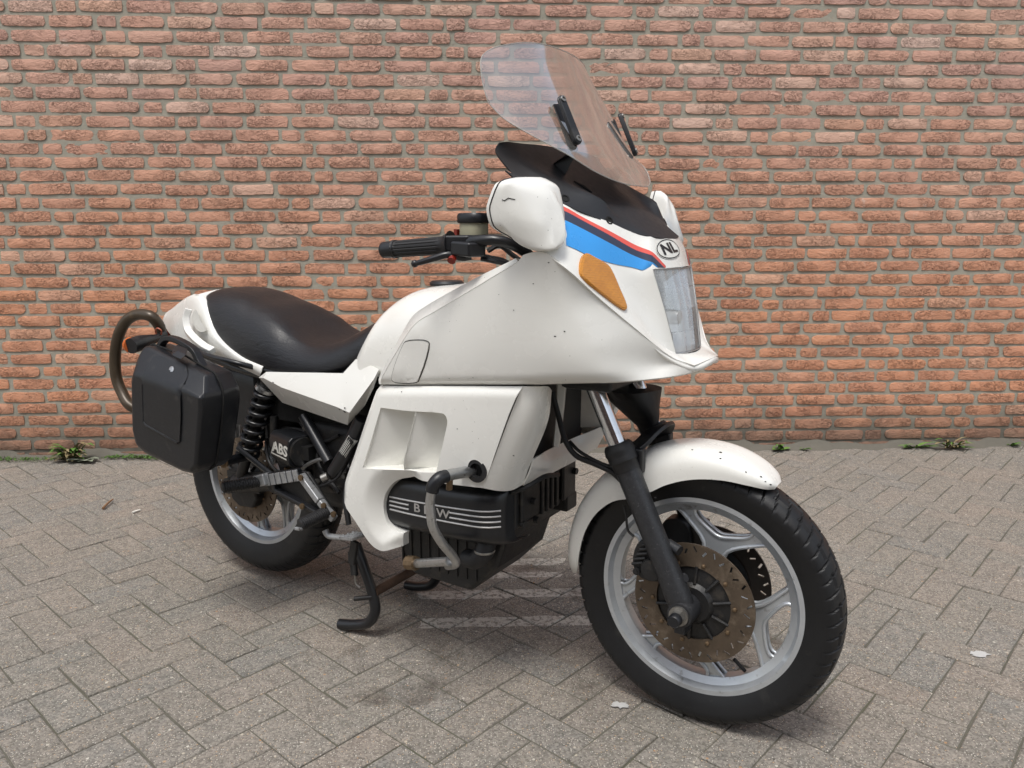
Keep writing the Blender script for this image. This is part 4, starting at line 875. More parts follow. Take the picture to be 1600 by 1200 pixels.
# --- handlebar
gE, gI = np.array((0.870,-0.360,1.117)), np.array((1.041,-0.335,1.129)); gd = (gI - gE) / np.linalg.norm(gI - gE); gL = np.linalg.norm(gI - gE)
for s in (1, -1):
    m_ = lambda p: np.array(p) * (1, s, 1)
    e, i, d = m_(gE), m_(gI), gd * (1, s, 1)
    hbar = tube('handlebar', [i - d * .02, i + d * .12, m_((1.19, -.2, 1.08)), m_((1.2, -.12, 1.02)), m_((1.2, 0, 1.01))], .0115, MSAT, BK, 14)
    P, Fr = frames([e + d * t for t in np.linspace(.03, gL, 24)]); v = []; nn = 60
    for k, (p, (a, b)) in enumerate(zip(P, Fr)):
        q = k / 23
        for j in range(nn):
            r = .0185 + .0015 * q + (.010 * max(0, (q - .86) / .14) ** 1.3) - (.0016 if (j % 4 == 0 and .03 < q < .86) else 0) + (.002 if q < .03 else 0)
            v.append(p + r * (math.cos(2 * math.pi * j / nn) * a + math.sin(2 * math.pi * j / nn) * b))
    grip = mk('grip', v, gfaces(24, nn, closed=True) + [tuple(range(nn))[::-1], tuple(range(23 * nn, 24 * nn))], MRUB, BK, smooth=40)
    mk('bar_end', *lathe_vf([(.004, -.002), (.014, -.002), (.0178, .002), (.0185, .01), (.0185, .032), (.02, .033), (.02, .036)], e, d, 28), MSAT, grip, smooth=40)
    # lever, perch and switch block
    if s == 1: lv = [(0.981,-0.385,1.090), (0.999,-0.382,1.094), (1.026,-0.372,1.102), (1.049,-0.358,1.109), (1.069,-0.335,1.103), (1.082,-0.322,1.106)]
    else: lv = [M(p) for p in ((0.981,-0.385,1.090), (0.999,-0.382,1.094), (1.026,-0.372,1.102), (1.049,-0.358,1.109), (1.069,-0.335,1.103), (1.082,-0.322,1.106))]
    lev = tube('brake_lever' if s > 0 else 'clutch_lever', lv, lambda t: .0058 + .0035 * t, MSAT, BK, 10)
    mk('lever_ball', *lathe_vf([(.0, -.0085), (.006, -.006), (.0085, 0), (.006, .006), (0, .0085)], lv[0], (0, 0, 1), 16), MSAT, lev, smooth=90)
    c = m_((1.055,-0.315,1.128))
    blk = mk('switch_housing', *prism_vf([c + m_((-.035, -.02, -.018)), c + m_((-.02, -.045, -.014)), c + m_((.035, -.03, -.014)), c + m_((.055, .0, -.014)), c + m_((.03, .035, -.014)), c + m_((-.02, .03, -.014))], (0, 0, .036)), MPL, BK, smooth=30, bevel=.006)
    mk('lever_perch', *prism_vf([c + m_((.0, -.045, -.02)), c + m_((.05, -.045, -.024)), c + m_((.07, -.01, -.024)), c + m_((.03, .0, -.02))], (0, 0, .03)), MSAT, blk, smooth=30, bevel=.005)
    mks('switch_button', (box_vf(*sorted((c[0] - .025, c[0] - .017)), *sorted((c[1] + s * .005, c[1] + s * .016)), c[2] + .012, c[2] + .034), cyl_vf(c + m_((.0, -.03, -.02)), c + m_((.004, -.045, -.032)), .009, 12)), MREDLENS, blk, smooth=30)
    if s == 1:
        r0 = m_((1.066,-0.285,1.125))
        rs = mk('brake_fluid_reservoir', *lathe_vf([(.02, -.012), (.026, -.012), (.028, -.006), (.028, .03), (.03, .032)], r0 + (0, 0, .022), (0, 0, 1), 32), MRES, BK, smooth=40)
        for vv in rs.data.vertices:                       # squarish pot
            q = np.array(vv.co[:2]) - r0[:2]; a = math.atan2(q[1], q[0]); vv.co[0] = r0[0] + q[0] * (1 + .13 * math.sin(2 * a) ** 2); vv.co[1] = r0[1] + q[1] * (1 + .13 * math.sin(2 * a) ** 2)
        cp = mk('reservoir_cap', *lathe_vf([(.031, 0), (.0325, .003), (.0325, .016), (.029, .021), (.0, .022)], r0 + (0, 0, .05), (0, 0, 1), 32), MPL, rs, smooth=40)
        for vv in cp.data.vertices:
            q = np.array(vv.co[:2]) - r0[:2]; a = math.atan2(q[1], q[0]); vv.co[0] = r0[0] + q[0] * (1 + .13 * math.sin(2 * a) ** 2); vv.co[1] = r0[1] + q[1] * (1 + .13 * math.sin(2 * a) ** 2)
        mk('reservoir_base', *lathe_vf([(.018, -.014), (.028, -.012), (.029, 0)], r0 + (0, 0, .012), (0, 0, 1), 24), MPL, rs, smooth=40)
    tube('control_cable', [m_((1.105,-0.290,1.116)), m_((1.121,-0.270,1.127)), m_((1.141,-0.250,1.108)), m_((1.25, -.2, 1.02))], .0055, MRUB, BK, 8)
    tube('control_cable', [m_((1.095,-0.310,1.108)), m_((1.121,-0.300,1.103)), m_((1.144,-0.280,1.095)), m_((1.2, -.24, 1.04))], .004, MRUB, BK, 8)
    tube('control_cable', [m_((1.105,-0.315,1.101)), m_((1.136,-0.305,1.095)), m_((1.158,-0.290,1.090))], .006, MPL, BK, 8)

# --- tank
def sup(w, zb, zt, k, n=13):
    """half ring over the top from right to left"""
    o = []
    for i in range(n):
        t = math.pi * i / (n - 1); c, s = math.cos(t), math.sin(t)
        o.append((-w * math.copysign(abs(c) ** (2 / k), c), zb + (zt - zb) * abs(s) ** (2 / k)))
    return o
def body(name, secs, mat, k=3., nu=3, nv=6, **kw):
    rows = [[(x + sl * (z - zb), y, z) for y, z in sup(w, zb, zt, k)] for x, w, zb, zt, sl in secs]
    return patch(name, rows, mat, BK, nu=nu, nv=nv, out=(0, 0, 1), **kw)
TANK = body('fuel_tank', [(.572, .150, .785, .83, .35), (.582, .172, .778, .87, .35), (.60, .188, .776, .925, .35), (.635, .203, .780, .975, .30), (.69, .205, .79, 1.004, .22), (.76, .215, .79, 1.018, .12), (.86, .225, .79, 1.024, .05), (1.0, .23, .79, 1.026, 0), (1.06, .24, .8, .98, 0)], MW, 3.4, smooth=70)
mk('tank_bottom', *box_vf(.68, 1.04, -.17, .17, .775, .8), MPL, TANK, smooth=0)
mk('filler_cap', *lathe_vf([(.045, 0), (.046, .006), (.04, .012), (.0, .013)], (.80, -.03, 1.018), (-.04, 0, 1), 32), MPL, TANK, smooth=40)

# --- seat
def seat():
    rows = []
    #        x      w     zb    zt   dish
    for x, w, zb, zt, dish in ((-.137, .085, .905, .935, 0), (-.125, .112, .890, .962, 0), (-.09, .135, .868, .980, .002), (-.03, .150, .836, .984, .004), (.05, .160, .800, .974, .006), (.12, .166, .776, .955, .008), (.19, .171, .762, .936, .010), (.25, .174, .758, .916, .012), (.30, .175, .758, .888, .014), (.35, .175, .760, .866, .014), (.40, .174, .765, .856, .012), (.45, .172, .770, .860, .010), (.50, .168, .778, .876, .006), (.55, .160, .796, .898, .003), (.60, .148, .830, .922, 0), (.645, .132, .872, .938, 0), (.675, .115, .908, .946, 0)):
        row = []; n = 19
        for i in range(n):
            t = math.pi * i / (n - 1); c, s = math.cos(t), math.sin(t); k = 3.0
            y = -w * math.copysign(abs(c) ** (2 / k), c); z = zb + (zt - zb) * abs(s) ** (2 / (3.3 if x < .22 else 2.9 if x < .27 else 2.5)); z -= dish * (.4 if x < .25 else 1.6) * max(0, 1 - (y / (w * .75)) ** 2)
            row.append((x, y, z))
        rows.append(row)
    rows = [[(r[0][0], y * .8, r[0][2] - .012) for _, y, z in r[:1]] + r + [(r[-1][0], r[-1][1] * .8, r[-1][2] - .012)] for r in rows]
    return patch('seat', rows, MLEATH, BK, nu=2, nv=5, out=(0, 0, 1), smooth=180, label='black vinyl stepped dual seat')
SEAT = seat()
mk('seat_base', *prism_vf([(-.1, -.13, .84), (.2, -.15, .752), (.52, -.155, .765), (.52, .155, .765), (.2, .15, .752), (-.1, .13, .84)], (0, 0, .03)), MPL, SEAT, smooth=0)
tube('seat_trim', [(0.229,-0.172,0.762), (0.310,-0.174,0.758), (0.440,-0.175,0.771), (0.545,-0.170,0.778), (0.587,-0.158,0.819)], .004, MPL, SEAT, 6, 4)

# --- tail
lo = [(-0.415,-0.050,0.852), (-0.310,-0.092,0.817), (-0.152,-0.130,0.799), (0.034,-0.155,0.772), (0.211,-0.172,0.739)]
mi = [(-0.398,-0.055,0.872), (-0.214,-0.112,0.889), (-0.051,-0.158,0.846), (0.097,-0.175,0.790), (0.232,-0.182,0.756)]
up = [(-0.381,-0.050,0.890), (-0.100,-0.125,0.961), (0.012,-0.164,0.851), (0.128,-0.172,0.794), (0.235,-0.176,0.771)]
tk = [(p[0] + .01, p[1] * .82, p[2] - .004) for p in up]
TAIL = patch('tail', [lo, mi, up, tk], MW, BK, nu=5, nv=5, out=(0, -1, 0), smooth=180, solid=.003, label='white tail fairing behind the seat')
patch('tail_side', [M(lo), M(mi), M(up), M(tk)], MW, TAIL, nu=5, nv=5, out=(0, 1, 0), smooth=180, solid=.003)
upc = lambda p, k, dz: (p[0], p[1] * k, p[2] + dz)
patch('tail_top', [[upc(up[0], k, .006 * (1 - k * k)) for k in (1, .5, 0, -.5, -1)], [upc(((up[0][0] + up[1][0]) / 2, (up[0][1] + up[1][1]) / 2 * 1.05, (up[0][2] + up[1][2]) / 2 + .003), k, .014 * (1 - k * k)) for k in (1, .5, 0, -.5, -1)], [upc(up[1], k, .012 * (1 - k * k)) for k in (1, .5, 0, -.5, -1)], [(-.09, .12 * k, .925) for k in (-1, -.5, 0, .5, 1)]], MW, TAIL, nu=4, nv=5, out=(0, 0, 1), smooth=180)
patch('tail_rear', [[upc(p, k, 0) for k in (1, .5, 0, -.5, -1)] for p in (lo[0], mi[0], up[0])], MW, TAIL, nu=3, nv=3, out=(-1, 0, 0), smooth=180)
mk('tail_light', *box_vf(-.44, -.38, -.06, .06, .80, .85), MREDLENS, TAIL, smooth=0, bevel=.008)
for s in (1, -1):
    hd = [(-0.109,-0.150,0.922), (-0.114,-0.158,0.894), (-0.100,-0.165,0.858), (-0.062,-0.172,0.835), (-0.007,-0.178,0.813), (0.034,-0.180,0.803)]
    if s < 0: hd = M(hd)
    tube('grab_handle', [(np.array(p) + (0, -s * .012, 0)) for p in hd], 1, MW, TAIL, 8, 6, sect=[(-.0095, -.011), (.0095, -.011), (.0095, .011), (-.0095, .011)], smooth=50, bevel=.003)
    rec = [(-0.085,-0.142,0.921), (-0.050,-0.150,0.889), (-0.018,-0.158,0.862), (-0.044,-0.160,0.855), (-0.080,-0.155,0.872), (-0.093,-0.150,0.897)]
    rec = spl([np.array(p) + (0, -.014, 0) for p in rec], 4, closed=True)
    if s > 0: mk('handle_recess_shade', *join((rec, [tuple(range(len(rec)))])), simple('recess_shade_white', (.5, .49, .45), .5), TAIL, smooth=0)  # flat patch with the shade of the recess put into its colour

# --- side covers (faceted)
SC = dict(a=(0.215,-0.178,0.737), b=(0.258,-0.185,0.759), c=(0.565,-0.188,0.784), d=(0.611,-0.185,0.826), e=(0.717,-0.215,0.812), f=(0.700,-0.218,0.763), g=(0.648,-0.198,0.706), h=(0.566,-0.180,0.639), i=(0.295,-0.165,0.668), p=(0.257,-0.195,0.742), q=(0.341,-0.205,0.725), r=(0.573,-0.225,0.699), s=(0.619,-0.226,0.689), t=(0.709,-0.226,0.788))
K_ = list(SC)
for s in (1, -1):
    fa = [('b', 'c', 'r', 'q', 'p'), ('c', 'd', 't'), ('c', 't', 's', 'r'), ('d', 'e', 't'), ('a', 'b', 'p'), ('a', 'p', 'q', 'i'), ('q', 'r', 'h', 'i'), ('r', 's', 'h'), ('s', 't', 'g', 'h'), ('t', 'e', 'f', 'g')]
    mk('side_cover', [SC[k] if s > 0 else M(SC[k]) for k in K_], [tuple(K_.index(k) for k in f) for f in fa], MW, BK, smooth=12, solid=.004, recalc=True, out=(0, -s, 0))

# --- lower fairing: side panel with louvred vents, nose panel, radiator
LP_top = [(0.769,-0.296,0.786), (0.911,-0.306,0.803), (1.081,-0.314,0.821), (1.201,-0.308,0.832)]
LP_seam = [(1.201,-0.308,0.832), (1.174,-0.304,0.778), (1.132,-0.299,0.682), (1.089,-0.292,0.582)]
LP_bot = [(1.089,-0.292,0.582), (0.989,-0.292,0.578), (0.879,-0.288,0.572), (0.819,-0.282,0.550), (0.779,-0.276,0.508), (0.767,-0.274,0.461), (0.780,-0.272,0.418), (0.823,-0.268,0.408), (0.815,-0.270,0.370), (0.760,-0.272,0.353), (0.731,-0.275,0.364), (0.687,-0.280,0.418), (0.635,-0.286,0.474)]
LP_rear = [(0.635,-0.286,0.474), (0.641,-0.288,0.514), (0.689,-0.290,0.610), (0.769,-0.296,0.786)]
LP = spl(LP_top, 6)[:-1] + spl(LP_seam, 6)[:-1] + spl(LP_bot, 5, sharp=(2, 7, 8))[:-1] + spl(LP_rear, 6, sharp=(1,))[:-1]
LPI = [(0.852,-0.306,0.764), (1.120,-0.322,0.790), (1.080,-0.316,0.696), (0.999,-0.305,0.621), (0.761,-0.302,0.631), (0.736,-0.302,0.561), (0.732,-0.300,0.501), (0.755,-0.294,0.427), (0.780,-0.288,0.396), (0.794,-0.280,0.379), (1.050,-0.322,0.752), (0.993,-0.316,0.789), (0.880,-0.300,0.588), (0.766,-0.290,0.513), (0.702,-0.298,0.555), (0.734,-0.300,0.644), (0.680,-0.296,0.499)]
dt_, dr2_, dbt_ = near(spl(LP_top, 6)), near(spl(LP_rear, 6)), near(spl(LP_bot[2:9], 5))
fp_ = polyfit(LP_top + LP_seam + LPI + LPI)
fy_l = lambda x, z: fp_(x, z) + .012 * max(0, 1 - dt_(x, z) / .02) ** 1.7 + .016 * max(0, 1 - dr2_(x, z) / .026) ** 1.3 + .024 * max(0, 1 - dbt_(x, z) / .045) ** 1.15
VENT = [(0.797,-0.300,0.738), (0.895,-0.300,0.743), (0.980,-0.300,0.750), (1.000,-0.300,0.748), (1.007,-0.300,0.735), (0.999,-0.300,0.702), (0.965,-0.300,0.602), (0.854,-0.300,0.588), (0.727,-0.300,0.574), (0.760,-0.300,0.647)]
VENT = [(p[0], fy_l(p[0], p[2]), p[2]) for p in VENT]
VO = spl(VENT, 5, closed=True, sharp=(0, 6, 8))
HC = np.array((1.075,-0.300,0.624)); HO = [(HC[0] + .022 * math.cos(t), 0, HC[2] + .026 * math.sin(t)) for t in np.linspace(0, 2 * math.pi, 24, endpoint=False)]
LPAN = []
for mir in (False, True):
    s = -1 if mir else 1
    lp = sheet('lower_fairing', LP, MW, BK, fy=fy_l, holes=[VO, HO], res=.0085, mirror=mir, smooth=70, solid=.004)
    LPAN.append(lp)
    # inside edge of the engine opening
    ib = spl(LP_bot, 5, sharp=(2, 7, 8)); rws = [[(p[0], fy_l(p[0], p[2]), p[2]) for p in ib], [(p[0], fy_l(p[0], p[2]) + .022, p[2]) for p in ib]]
    patch('panel_return', rws if not mir else [M(r) for r in rws], MW, lp, nu=1, nv=2, smooth=40)
    ibr = spl(LP_rear, 6, sharp=(1,)); rws = [[(p[0], fy_l(p[0], p[2]), p[2]) for p in ibr], [(p[0] + .006, fy_l(p[0], p[2]) + .03, p[2]) for p in ibr]]
    patch('panel_return', rws if not mir else [M(r) for r in rws], MW, lp, nu=1, nv=2, smooth=40)
    # louvres: two scoops that sink towards the front, walls at their sides
    def scoop(A, B, C_, D, dep, over=.0):
        """A top rear, B top front, C bottom front, D bottom rear; sinks from A-D to B-C"""
        n = 12; out = []
        for j in range(n + 1):
            v = j / n; row = []
            for i in range(n + 1):
                u = i / n; x = (1 - v) * ((1 - u) * A[0] + u * B[0]) + v * ((1 - u) * D[0] + u * C_[0]); z = (1 - v) * ((1 - u) * A[2] + u * B[2]) + v * ((1 - u) * D[2] + u * C_[2])
                row.append((x, s * (fy_l(x, z) + .0042 + dep * u ** 1.05), z))
            out.append(row)
        G = np.array(out); V = G.reshape(-1, 3).tolist(); F = gfaces(n + 1, n + 1)
        for edge in (G[:, -1],):
            b = len(V); V += edge.tolist() + [(p[0], s * (fy_l(p[0], p[2]) + .001), p[2]) for p in edge]; m = len(edge); F += [(b + i, b + i + 1, b + m + i + 1, b + m + i) for i in range(m - 1)]
        return V, F
    A, B, C2, D = VENT[0], (0.914,-0.300,0.745), (0.858,-0.300,0.587), VENT[8]
    E2, F2 = (1.011,-0.300,0.754), (0.969,-0.300,0.599)
    vw = [[(p[0], s * fy_l(p[0], p[2]), p[2]) for p in VO + VO[:1]], [(p[0], s * (fy_l(p[0], p[2]) + .095), p[2]) for p in VO + VO[:1]]]
    patch('vent_wall', vw, MW, lp, nu=1, nv=1, smooth=50)
    ex = lambda P, c, k: tuple(np.array(P) + (np.array(P) - np.array(c)) * k)
    A_, D_, B_, C_2 = ex(A, D, .07), ex(D, A, .07), ex(B, C2, .07), ex(C2, B, .07); E_2, F_2 = ex(ex(E2, B, .1), F2, .08), ex(ex(F2, C2, .1), E2, .08)
    fb = [(1 - q) * np.array(B) + q * np.array(C2) for q in np.linspace(-.02, 1.02, 12)]; fq = [(p[0], fy_l(p[0], p[2]), p[2]) for p in fb]
    vq = [(x, s * (y + d), z) for d in (.002, .09) for x, y, z in fq]; mk('vent_fin', vq, gfaces(2, 12), MW, lp, smooth=60, solid=.002, off=0)
    mk('louvre', *scoop(A_, B_, C_2, D_, .085), MW, lp, smooth=30)
    mk('louvre', *scoop(B_, E_2, F_2, C_2, .09), MW, lp, smooth=30)
    # nose panel round to the radiator
    sm = [np.array(p) + (.002, 0, 0) for p in spl(LP_seam, 5)]
    np_b = [(1.199,-0.303,0.831), (1.175,-0.304,0.778), (1.133,-0.299,0.682), (1.089,-0.292,0.582)]
    np_c = [(1.227,-0.285,0.831), (1.213,-0.282,0.771), (1.167,-0.272,0.675), (1.113,-0.262,0.571)]
    np_d = [(1.227,-0.240,0.824), (1.217,-0.240,0.759), (1.169,-0.230,0.653), (1.125,-0.226,0.565)]
    np_e = [(1.217,-0.205,0.808), (1.209,-0.205,0.741), (1.158,-0.192,0.633), (1.136,-0.195,0.572)]
    rws = [np_b, np_c, np_d, np_e]
    n_ = patch('lower_nose', rws if not mir else [M(r) for r in rws], MW, BK, nu=5, nv=5, out=(1, -s, 0), smooth=180, solid=.004)
    rws = [np_e[:3], [(p[0] - .05, p[1] + .035, p[2]) for p in np_e[:3]], [(p[0] - .10, p[1] + .06, p[2]) for p in np_e[:3]]]
    patch('duct_wall', rws if not mir else [M(r) for r in rws], MW, n_, nu=5, nv=3, smooth=180, solid=.002)
    mk('duct_screw', *lathe_vf([(.006, 0), (.005, .003), (0, .003)], np.array((1.165, -.192, .66)) * (1, s, 1), (.3, s, 0), 12), MDARK, n_, smooth=40)
# white chin between the side panels and the strut that divides the radiator
ch = [[(1.163, -.19, .637), (1.150, -.14, .632), (1.135, -.08, .627), (1.130, 0, .625), (1.135, .08, .627), (1.150, .14, .632), (1.163, .19, .637)],
      [(1.155, -.195, .605), (1.150, -.14, .602), (1.145, -.08, .598), (1.142, 0, .596), (1.145, .08, .598), (1.150, .14, .602), (1.155, .195, .605)],
      [(1.138, -.197, .570), (1.140, -.14, .570), (1.140, -.08, .566), (1.138, 0, .564), (1.140, .08, .566), (1.140, .14, .570), (1.138, .197, .570)]]
CHIN = patch('radiator_chin', ch, MW, BK, nu=5, nv=5, out=(1, 0, 0), smooth=180, solid=.004)
patch('radiator_strut', [[(1.128, -.035, .62), (1.134, -.02, .62), (1.128, .0, .62)], [(1.140, -.04, .72), (1.148, -.022, .72), (1.140, 0, .72)], [(1.152, -.06, .83), (1.162, -.035, .83), (1.152, -.005, .83)]], MW, CHIN, nu=4, nv=5, out=(1, 0, 0), smooth=60, solid=.004)
def grille():
    t = NT('radiator_grille'); o = t.obj(); s = t.n('SeparateXYZ', I0=o); a = t.math('ADD', s.outputs[1], s.outputs[2]); b = t.math('SUBTRACT', s.outputs[1], s.outputs[2])
    w = lambda q: t.math('LESS_THAN', t.math('FRACT', t.math('MULTIPLY', q, 140.)), .3)
    m = t.math('MAXIMUM', w(a), w(b)); t.P(Base_Color=t.mix(m, (.004, .004, .004), (.03, .03, .032)), Roughness=.6, Normal=t.bump(m, .6, .002)); return t.m
mk('radiator', *prism_vf([(1.105, -.16, .6), (1.105, .16, .6), (1.12, .17, .86), (1.12, -.17, .86)], (-.03, 0, 0)), grille(), BK, smooth=0)
mk('steering_shroud', *prism_vf([(1.10, -.2, .858), (1.25, -.2, .87), (1.34, -.14, .879), (1.37, 0, .882), (1.34, .14, .879), (1.25, .2, .87), (1.10, .2, .858)], (0, 0, -.03)), MPL, BK, smooth=0)
def boot():
    v = []
    for x, y, z, a, b in ((*(1.278,0.090,0.771), .075, .075), (*(1.291,0.090,0.741), .065, .065), (*(1.311,0.095,0.709), .045, .05), (*(1.324,0.100,0.677), .026, .028), (*(1.331,0.100,0.650), .022, .023)):
        for i in range(18):
            t = 2 * math.pi * i / 18; k = 1 + .09 * math.sin(3 * t + z * 40); v.append((x + a * k * math.cos(t), y + b * k * math.sin(t), z))
    return mk('fork_boot', v, gfaces(5, 18, closed=True) + [tuple(range(18))], MRUB, BK, smooth=60)
boot()
mk('yoke', *join(box_vf(1.2, 1.33, -.14, .14, .80, .845)), MENG, BK, smooth=0, bevel=.012)

# --- engine
blk = mk('engine_block', *join(box_vf(.62, 1.085, -.2, .12, .40, .585), box_vf(.72, 1.0, -.18, .18, .58, .76)), MENG, BK, smooth=0, bevel=.02)
cc_x = [.705, .73, .80, .90, 1.00, 1.065, 1.098, 1.108]; cc_y = [-.225, -.252, -.262, -.265, -.262, -.252, -.225, -.19]
rowsC = []
for x, y in zip(cc_x, cc_y):
    k = (x - .705) / .4; zt, zb = .553 + .005 * k, .405 + .012 * k
    rowsC.append([(x, y + .06, zt), (x, y + .018, zt - .003), (x, y + .004, zt - .02), (x, y, zt - .05), (x, y, zb + .05), (x, y + .006, zb + .02), (x, y + .03, zb), (x, y + .075, zb - .004)])
CC = patch('crankcase_cover', rowsC, MSAT, BK, nu=4, nv=5, out=(0, -1, 0), smooth=180, solid=.004)
tree_cc = bvh(CC)
L0, L1 = (0.781,-0.262,0.497), (1.095,-0.255,0.510); B0, B1 = (0.769,-0.262,0.464), (1.095,-0.255,0.470)
def stripe(i, x0, x1):
    P = []
    for x in np.linspace(x0, x1, 16):
        u = (x - L0[0]) / (L1[0] - L0[0]); zt = L0[2] + u * (L1[2] - L0[2]); zb = B0[2] + u * (B1[2] - B0[2]); P.append((x, -.4, zt + (zb - zt) * i / 3))
    return tube_vf(drop(P, tree_cc, (0, 1, 0), lift=.0012), .0023, 6, 0)
xm0, xm1 = (0.846,-0.262,0.494)[0], (0.972,-0.262,0.501)[0]
mk('cover_stripe', *stripe(0, L0[0], L1[0]), MSTR, CC, smooth=50); mk('cover_stripe', *stripe(3, L0[0], L1[0]), MSTR, CC, smooth=50)
for i in (1, 2): mk('cover_stripe', *stripe(i, L0[0], xm0), MSTR, CC, smooth=50); mk('cover_stripe', *stripe(i, xm1, L1[0]), MSTR, CC, smooth=50)
zmid = (L0[2] + B0[2] + L1[2] + B1[2]) / 4
lettering('cover_letters', 'B M W', .030, (((xm0 + xm1) / 2 + .008, -.262, zmid - .0), (1, 0, .005), (0, 0, 1)), MSTR, CC, tree_cc, bold=.0006, sx=1.25, lift=.0018)
FEC = mk('front_engine_cover', *box_vf(1.08, 1.112, -.19, .105, .45, .575), MENG, BK, smooth=0, bevel=.006)
mks('cover_rib', [box_vf(1.111, 1.12, y, y + .012, .455, .57) for y in (-.075, -.05, -.025, 0)], MENG, FEC, smooth=0, bevel=.003)
mks('cover_plate', [box_vf(1.111, 1.124, .03, .1, .46, .572), box_vf(1.111, 1.122, -.175, -.09, .465, .555)], MENG, FEC, smooth=0, bevel=.006)
mk('cover_foot', *box_vf(1.08, 1.126, .045, .105, .425, .47), MENG, FEC, smooth=0, bevel=.006)
mk('oil_pan', *prism_vf([(.70, -.17, .36), (.77, -.17, .25), (.96, -.17, .245), (1.045, -.17, .33), (1.075, -.17, .42), (.66, -.17, .42)], (0, .24, 0)), MENG, BK, smooth=0, bevel=.012)
mks('oil_pan_rib', [box_vf(.74 + .03 * i, .744 + .03 * i, -.1735, -.165, .28, .39) for i in range(9)], MENG, BK, smooth=0)
tube('coolant_hose', [(1.038,-0.200,0.417), (1.033,-0.210,0.386), (1.011,-0.210,0.361), (0.975,-0.200,0.353)], .024, MRUB, BK, 16)
mk('hose_clip', *lathe_vf([(.0255, -.003), (.0265, 0), (.0255, .003)], (1.035,-0.210,0.390), (-.1, 0, -1), 24, cap=False), MBOLT, BK, smooth=40)
mks('engine_bolt', [cyl_vf(np.array(a), np.array(a) + (0.012, 0, 0), .009, 8) for a in ((1.112, -.165, .555), (1.112, -.165, .46), (1.112, -.10, .45), (1.122, .085, .53), (1.122, -.13, .51))], MENG, FEC, smooth=30)
for s in (1, -1):
    m_ = lambda P: [np.array(p) * (1, s, 1) for p in P]
    if s < 0:
        tube('crash_bar', [(0.981,0.200,0.351), (0.959,0.200,0.317), (0.898,0.200,0.217), (0.881,0.190,0.197), (0.877,0.150,0.194)], .0135, MCHR, BK, 16); continue
    top = [(1.062,-0.255,0.615), (1.052,-0.298,0.617), (1.043,-0.345,0.622), (1.041,-0.380,0.625)]
    cb = tube('crash_bar', m_([(1.037,-0.393,0.620), (1.028,-0.400,0.603), (1.021,-0.402,0.568), (1.022,-0.402,0.546), (1.024,-0.398,0.512), (1.027,-0.375,0.470), (1.025,-0.325,0.413), (1.021,-0.310,0.391), (0.968,-0.270,0.357)]), .0106, MDULL if s > 0 else MCHR, BK, 16)
    tube('crash_bar_stub', top, .0132, MDULL, cb, 16, 4)
    mk('bar_elbow', *tube_vf(m_([(1.042,-0.370,0.624), (1.038,-0.390,0.623), (1.031,-0.400,0.611), (1.027,-0.402,0.595)]), .015, 18), MPL, cb, smooth=50)
    tube('bar_brace', m_([(1.006,-0.315,0.394), (0.849,-0.260,0.331)]), .0112, MDULL, cb, 14)
    mk('bar_bracket', *cyl_vf(m_([(0.834,-0.262,0.331)])[0], m_([(0.864,-0.266,0.338)])[0], .018, 10), MBRASS, cb, smooth=30)
    mk('bar_clamp_bolt', *cyl_vf((1.042,-0.355,0.620), (1.039,-0.355,0.588), .0075, 10), MBRASS, cb, smooth=30)
    mk('bar_grommet', *lathe_vf([(.017, -.01), (.017, .004), (.0285, .004), (.028, .0), (.022, -.01)], (HC[0], fy_l(HC[0], HC[2]) + .003, HC[2]), (0, -s, 0), 24), MRUB, cb, smooth=40)

# --- frame, rear suspension and running gear on the right side
mk('gearbox', *join(box_vf(.36, .68, -.14, .14, .36, .62), box_vf(.30, .45, -.1, .1, .42, .60)), MENG, BK, smooth=0, bevel=.03)
mk('under_seat_box', *join(box_vf(.12, .6, -.12, .12, .60, .77), box_vf(-.25, .15, -.09, .09, .74, .83)), MDARK, BK, smooth=0)
mk('rear_mudguard', *lathe_vf([(.352, -.075), (.362, -.06), (.364, 0), (.362, .06), (.352, .075)], RA, (0, 1, 0), 64, cap=False), MPL, BK, smooth=60) if False else None
def rear_guard():
    rows = []
    for th in range(10, 176, 10):
        c, s = math.cos(R(th)), math.sin(R(th)); rows.append([(RA[0] + r * c, y, RA[2] + r * s) for r, y in ((.19, -.088), (.28, -.09), (.35, -.088), (.374, -.072), (.378, 0), (.374, .072), (.35, .088), (.28, .09), (.19, .088))])
    patch('rear_mudguard', rows, MPL, BK, nu=3, nv=2, smooth=180, solid=.003)
rear_guard()
for s in (1, -1):
    tube('frame_tube', [np.array(p) * (1, s, 1) for p in ((0.358,-0.145,0.632), (0.473,-0.165,0.516))], .0155, MSAT, BK, 14)
    tube('frame_tube', [np.array(p) * (1, s, 1) for p in ((-.2, -.11, .79), (.1, -.13, .74), (.42, -.14, .735), (.8, -.14, .78))], .013, MSAT, BK, 12)
gc = tube('gas_canister', [(0.625,-0.185,0.664), (0.576,-0.190,0.578), (0.517,-0.190,0.499)], .021, MSAT, BK, 20)
mk('canister_foot', *cyl_vf((0.496,-0.195,0.486), (0.483,-0.205,0.479), .012, 14), MBOLT, gc, smooth=40)
ga, gb2 = np.array((0.609,-0.212,0.616)), np.array((0.566,-0.212,0.560)); gdir = (ga - gb2) / np.linalg.norm(ga - gb2)
gx = np.cross(gdir, (0, 1, 0)); tr_g = bvh(gc)
gfr = ((ga + gb2) / 2, gdir, np.cross((0, -1, 0), gdir))
decal('warning_label', [(-.032, -.0125), (.032, -.0125), (.032, .0125), (-.032, .0125)], gfr, tr_g, MWPR, gc, res=0, holes=[[(-.0308, -.0113), (.0308, -.0113), (.0308, .0113), (-.0308, .0113)]])
